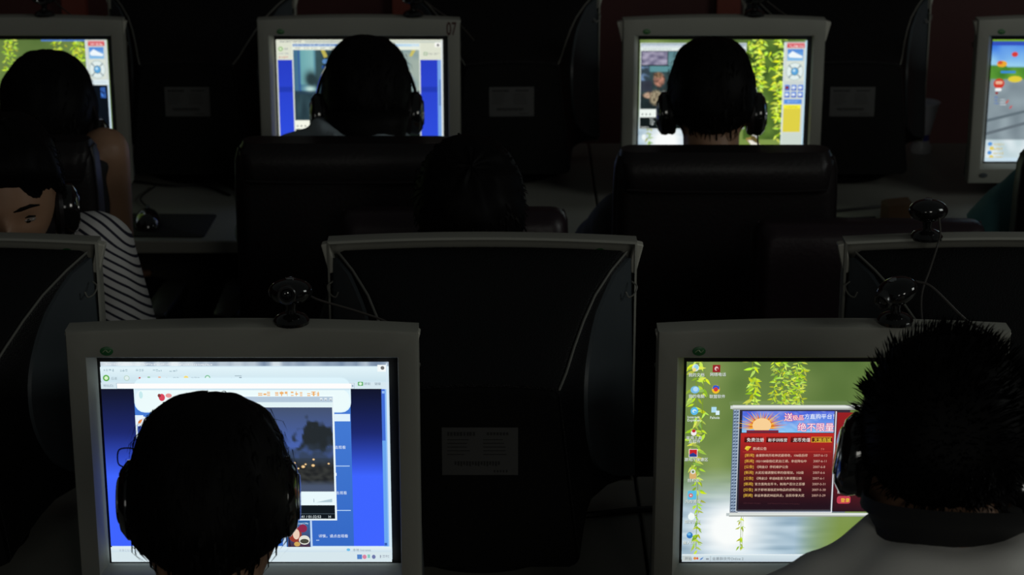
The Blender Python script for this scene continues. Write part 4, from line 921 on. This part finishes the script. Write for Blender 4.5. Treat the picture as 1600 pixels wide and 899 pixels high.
    if kind == 'sleeve' or sm == 'white':
        bm = new(); rings = []; up = (H @ Vector((0, -.022, -.095)) - nb).normalized()
        for h_, rx, ry in ((-.052, .116, .100), (-.030, .104, .094), (-.020, .091, .086), (.0, .072, .075), (.022, .064, .069), (.036, .062, .067), (.037, .057, .062), (.0, .068, .066), (-.02, .09, .075)):
            rings.append(ell(nb + up * h_ + Vector((0, .012 - .0, 0)), rx, ry, R(-14)))
        loft(bm, rings, cap=False); obj('collar', bm, 'blackcloth', sh_o)
    bm = new()
    loft(bm, [ell(sp(f), rx, ry) for f, rx, ry in ((-.14, .13, .10), (-.05, .175, .13), (.05, .176, .128), (.14, .165, .12))])
    for i in (0, 1): tube(bm, [hips[i], hips[i].lerp(knees[i], .5), knees[i]], [.094, .086, .071], 18); tube(bm, [knees[i], knees[i].lerp(ank[i], .4), ank[i]], [.070, .066, .056], 16)
    obj('trousers', remesh(bm, .009, 3), 'navy', t, auto=False)
    for i, s in enumerate((-1, 1)):
        bm = new(); rings = []
        for y_, wd, h_ in ((-.07, .022, .045), (-.055, .034, .075), (-.02, .038, .095), (.03, .039, .085), (.09, .043, .055), (.15, .042, .042), (.185, .030, .034), (.2, .014, .025)):
            rings.append([Vector((ank[i].x + wd * cos(a), ank[i].y + y_, max(.0, h_ * (.5 + .5 * sin(a)) if sin(a) > -.2 else 0))) for a in [2 * pi * k / 18 for k in range(18)]])
        loft(bm, rings); obj('shoe', bm, 'shoe', t)
    return t, H, Matrix.Rotation(rz, 4, 'Z'), t
def headphones(label, P, band_tilt=0, spread=.0, cable=True, band_r=(.092, .132), cup_z=-.012, loop=False):
    """worn on the head of a person; band arc leans back by band_tilt degrees"""
    t_, H, rot, root = P
    W = Matrix.Translation(root.location) @ rot @ H
    t = thing('headphones', label, 'headphones', W @ Vector((0, 0, 0)), 0)
    base = Matrix.Translation(-t.location) @ W @ Matrix.Translation((0, -.006, cup_z))
    B = base @ Matrix.Rotation(R(band_tilt), 4, 'X')
    bm = new(); pts = []
    for k in range(33):
        a = pi * k / 32; pts.append((band_r[0] * cos(a), 0, band_r[1] * sin(a)))
    rings = []
    for (x, y, z) in pts:
        d = Vector((x / band_r[0] ** 2, 0, z / band_r[1] ** 2)).normalized()
        rings.append([B @ (Vector((x, y, z)) + d * u + Vector((0, v, 0))) for u, v in ((-.002, -.009), (.003, -.009), (.004, 0), (.003, .009), (-.002, .009), (-.003, 0))])
    loft(bm, rings); obj('headband', bm, 'gloss', t)
    for s in (-1, 1):
        Cm = base @ Matrix.Translation((s * (.084 + spread), 0, -.008)) @ Matrix.Rotation(s * R(90), 4, 'Y')
        bm = new(); lathe(bm, [(.034, -.004), (.037, .006), (.036, .014), (.028, .021), (.012, .024)], 28, Cm @ Matrix.Diagonal((1.15, .95, 1, 1))); c = obj('ear_cup', bm, 'gloss', t)
        bm = new()
        ring = [Cm @ Vector((.029 * 1.15 * cos(2 * pi * k / 24), .028 * sin(2 * pi * k / 24), -.006)) for k in range(25)]
        tube(bm, ring, .0085, 8); obj('ear_cushion', bm, 'leather', c)
        bm = new(); lathe(bm, [(.022, .020), (.022, .0235), (.020, .0245)], 24, Cm @ Matrix.Diagonal((1.1, .95, 1, 1))); obj('cup_ring', bm, 'chrome', c)
        bm = new(); tube(bm, [base @ Vector((s * band_r[0], 0, .0)), base @ Vector((s * (.098 + spread), 0, -.004))], .006, 8); obj('yoke', bm, 'gloss', t)
    if cable:
        s = cable; bm = new()
        a0 = base @ Vector((s * (.092 + spread), 0, -.044)); pts = [a0, a0 + Vector((s * .002, .0, -.04)), a0 + Vector((0, .02, -.1)), a0 + Vector((-.02 * s, .07, -.19)), a0 + Vector((-.03 * s, .12, -.26))]
        tube(bm, curve_pts(pts, 8), .0018, 7); obj('cable', bm, 'blackcable', t)
    if loop:
        bm = new(); a0 = base @ Vector((-.084, -.01, .026)); tube(bm, curve_pts([a0, a0 + Vector((-.007, 0, .005)), a0 + Vector((-.006, 0, .019)), a0 + Vector((.003, 0, .022)), a0 + Vector((.014, 0, .02))], 6), .0008, 6); obj('wire_loop', bm, 'blackcable', t)
    return t
# foreground
LAP = ((-.12, .27, .64), (.12, .27, .64))
pA = person('short-haired person seen from behind at the film site monitor, lower left', (-.312, 1.955), 0, (-.312, 2.02, 1.118), 18, 3, 'short', 11, ('blackcloth', 'tee'), ear_z=.024)
headphones('glossy black headphones on the lower left dark head', pA, -78, -.015, False, (.083, .110), .026, True)
pB = person('spiky-haired person in white shirt with black collar, lower right', (.42, 1.875), 0, (.420, 1.955, 1.209), 22, -4, 'spiky', 23, ('white', 'sleeve'), roll=10, sh_drop=.135, trap=-.034, neck_base=(.004, .012, 1.162))
headphones('black headphones on the spiky-haired person in the white shirt', pB, 12, -.011, 1, (.084, .122), -.004)
# middle row, facing the camera
pC = person('man in navy and white striped shirt peering over the left monitor back', (-.90, 3.43), pi, (-.772, 3.135, 1.150), 10, 12, 'short', 31, ('stripes', 'loose'), elbows=((-.262, .12, .74), (.20, .06, .735)), wrists=((-.16, .44, .785), (.12, .44, .785)), neck_base=(-.05, .09, 1.006), sh_drop=.004, sh_w=.160)
headphones('black headphones on the man in the striped shirt', pC, 12, .0, False, (.088, .13), -.022)
pD = person('dark-haired person bowing the head behind the central monitor back', (-.07, 3.42), pi, (-.068, 3.265, 1.082), 38, 4, 'bangs', 47, ('blackcloth', 'tee'))
# far row, seen from behind
pE = person('long-haired girl with bare right arm at left edge of far row', (-.915, 4.02), 0, (-.903, 4.05, 1.050), 8, 0, 'long', 53, ('blackcloth', 'wide'), hip_w=.74, elbows=(None, (.132, .0, .755)), wrists=(LAP[0], (.10, .25, .66)), sh_w=.126, arm_k=.98, sh_drop=.035, neck_base=(0, -.02, 1.035), straps=(1, 0))
headphones('black headphones with chrome rim on the long-haired girl', pE, 6, .008, False, (.098, .135), -.03)
pF = person('bob-haired person in blue-grey top at the monitor marked 07', (-.285, 4.01), 0, (-.284, 4.07, 1.080), 16, 4, 'bob', 61, ('bluegrey', 'tee'), sh_drop=.135, trap=-.004, sh_w=.15, neck_base=(-.016, -.01, 1.040), wrists=LAP, straps=(1, 0))
headphones('black headphones on the person at the monitor marked 07', pF, 10, .003, -1, (.098, .130), -.012)
pG = person('short-haired person with bare nape at the film player monitor', (.39, 4.01), 0, (.386, 4.03, 1.090), 10, -2, 'short', 71, ('blackcloth', 'tee'), wrists=LAP)
headphones('black headphones on the person at the film player monitor', pG, 14, -.002, 1, (.087, .124), -.012)
pH = person('person in teal top cut by the right edge, beside racing game monitor', (1.175, 4.01), 0, (1.175, 4.03, 1.08), 6, 0, 'bangs', 83, ('teal', 'loose'), elbows=((-.245, .0, .80), None), wrists=LAP, neck_base=(0, -.02, .97), sh_drop=.06)

# ------------------------------------------------------------------ small things on the desks
bm = new(); solid(bm, rrect(.105, .085, .01, 4), 0, .003, .0008); o = obj('mouse_pad', bm, 'mat'); o.location = (-.745, 4.345, DESK_Z); o.rotation_euler.z = R(-2); tag(o, 'black mouse pad on far desk left of the chair facing 07', 'mouse pad')
t = thing('computer_mouse', 'glossy black mouse lying on the black mouse pad', 'mouse', (-.775, 4.35, DESK_Z + .003), R(8))
bm = new(); rings = []
for f, wd, h in ((-1, .010, .010), (-.85, .022, .022), (-.4, .030, .034), (.1, .029, .034), (.6, .026, .025), (.9, .020, .014), (1, .008, .008)):
    rings.append([Vector((wd * cos(a), f * .055, max(0, h * sin(a)))) for a in [2 * pi * k / 18 for k in range(18)]])
loft(bm, rings); obj('shell', bm, 'gloss', t)
bm = new(); lathe(bm, [(.003, -.004), (.007, -.003), (.007, .003), (.003, .004)], 14, Matrix.Translation((0, .03, .027)) @ Matrix.Rotation(R(90), 4, 'Y')); obj('scroll_wheel', bm, 'panel', t)
bm = new(); tube(bm, curve_pts([(0, .055, .006), (.005, .1, .002), (-.02, .2, .002), (.01, .3, .002)], 8), .0016, 6); obj('cable', bm, 'blackcable', t)
def desk_cable(label, pts, r=.0035, m_='blackcable'):
    bm = new(); tube(bm, curve_pts(pts, 10), r, 8); o = obj('power_cable', bm, m_); tag(o, label, 'cable'); return o
z = DESK_Z + .0036
desk_cable('black cable looping over far desk above the mouse pad', [(-.86, 4.80, z), (-.76, 4.74, z), (-.68, 4.70, z), (-.62, 4.62, z), (-.60, 4.54, z)])
desk_cable('thin dark cable running straight along far desk near the mouse', [(-.87, 4.70, z), (-.78, 4.66, z), (-.70, 4.66, z), (-.63, 4.58, z)], .003)
desk_cable('dark cable lying on far desk by the white paper', [(.58, 4.47, z), (.68, 4.45, z), (.76, 4.47, z), (.84, 4.50, z)], .003)
desk_cable('thin black cable on far desk nearest the orange packet', [(.59, 4.40, z), (.66, 4.405, z), (.72, 4.39, z), (.78, 4.40, z)], .0026)
desk_cable('thick black cable on nearest desk right of the central monitor back', [(.10, 2.83, z + .002), (.14, 2.84, z + .002), (.178, 2.85, z + .002), (.24, 2.86, z + .002), (.32, 2.87, z + .002)], .005)
bm = new(); solid(bm, rrect(.07, .10, .001, 1), 0, .0012); o = obj('paper_sheet', bm, 'paper'); o.location = (.572, 4.335, DESK_Z); o.rotation_euler.z = R(35); tag(o, 'white paper sheet on far desk beside the chair edge', 'paper')
t = thing('drink_packet', 'small orange packet on far desk behind the rear-facing webcam', 'packet', (.822, 4.385, DESK_Z), R(20))
bm = new(); box(bm, -.028, .028, -.018, .018, 0, .042); obj('carton', bm, 'orange', t, smooth=False, bevel=.002)
bm = new(); loft(bm, [[Vector(p) for p in ((-.028, -.018, .042), (.028, -.018, .042), (.028, .018, .042), (-.028, .018, .042))], [Vector(p) for p in ((-.027, -.002, .050), (.027, -.002, .050), (.027, .002, .050), (-.027, .002, .050))]]); obj('folded_top', bm, 'orange', t, smooth=False)
t = thing('plastic_cup', 'clear plastic cup with blue print beside far monitor back', 'cup', (.985, 4.985, DESK_Z))
bm = new(); lathe(bm, [(.021, .045), (.0225, .052), (.031, .085), (.039, .118), (.0405, .120), (.0405, .123), (.038, .1225), (.030, .086), (.0205, .053)], 32); obj('bowl', bm, 'cup', t)
bm = new(); lathe(bm, [(.0195, .030), (.0185, .040), (.0217, .0515), (.0272, .072), (.0268, .0722), (.018, .045), (.017, .030)], 32); obj('printed_band', bm, 'cupblue', t)
bm = new(); lathe(bm, [(.026, 0), (.0262, .012), (.022, .022), (.019, .031), (.001, .0312)], 32); obj('foot', bm, 'cupwhite', t)
bpy.data.scenes.remove(workshop)
bpy.context.view_layer.update()
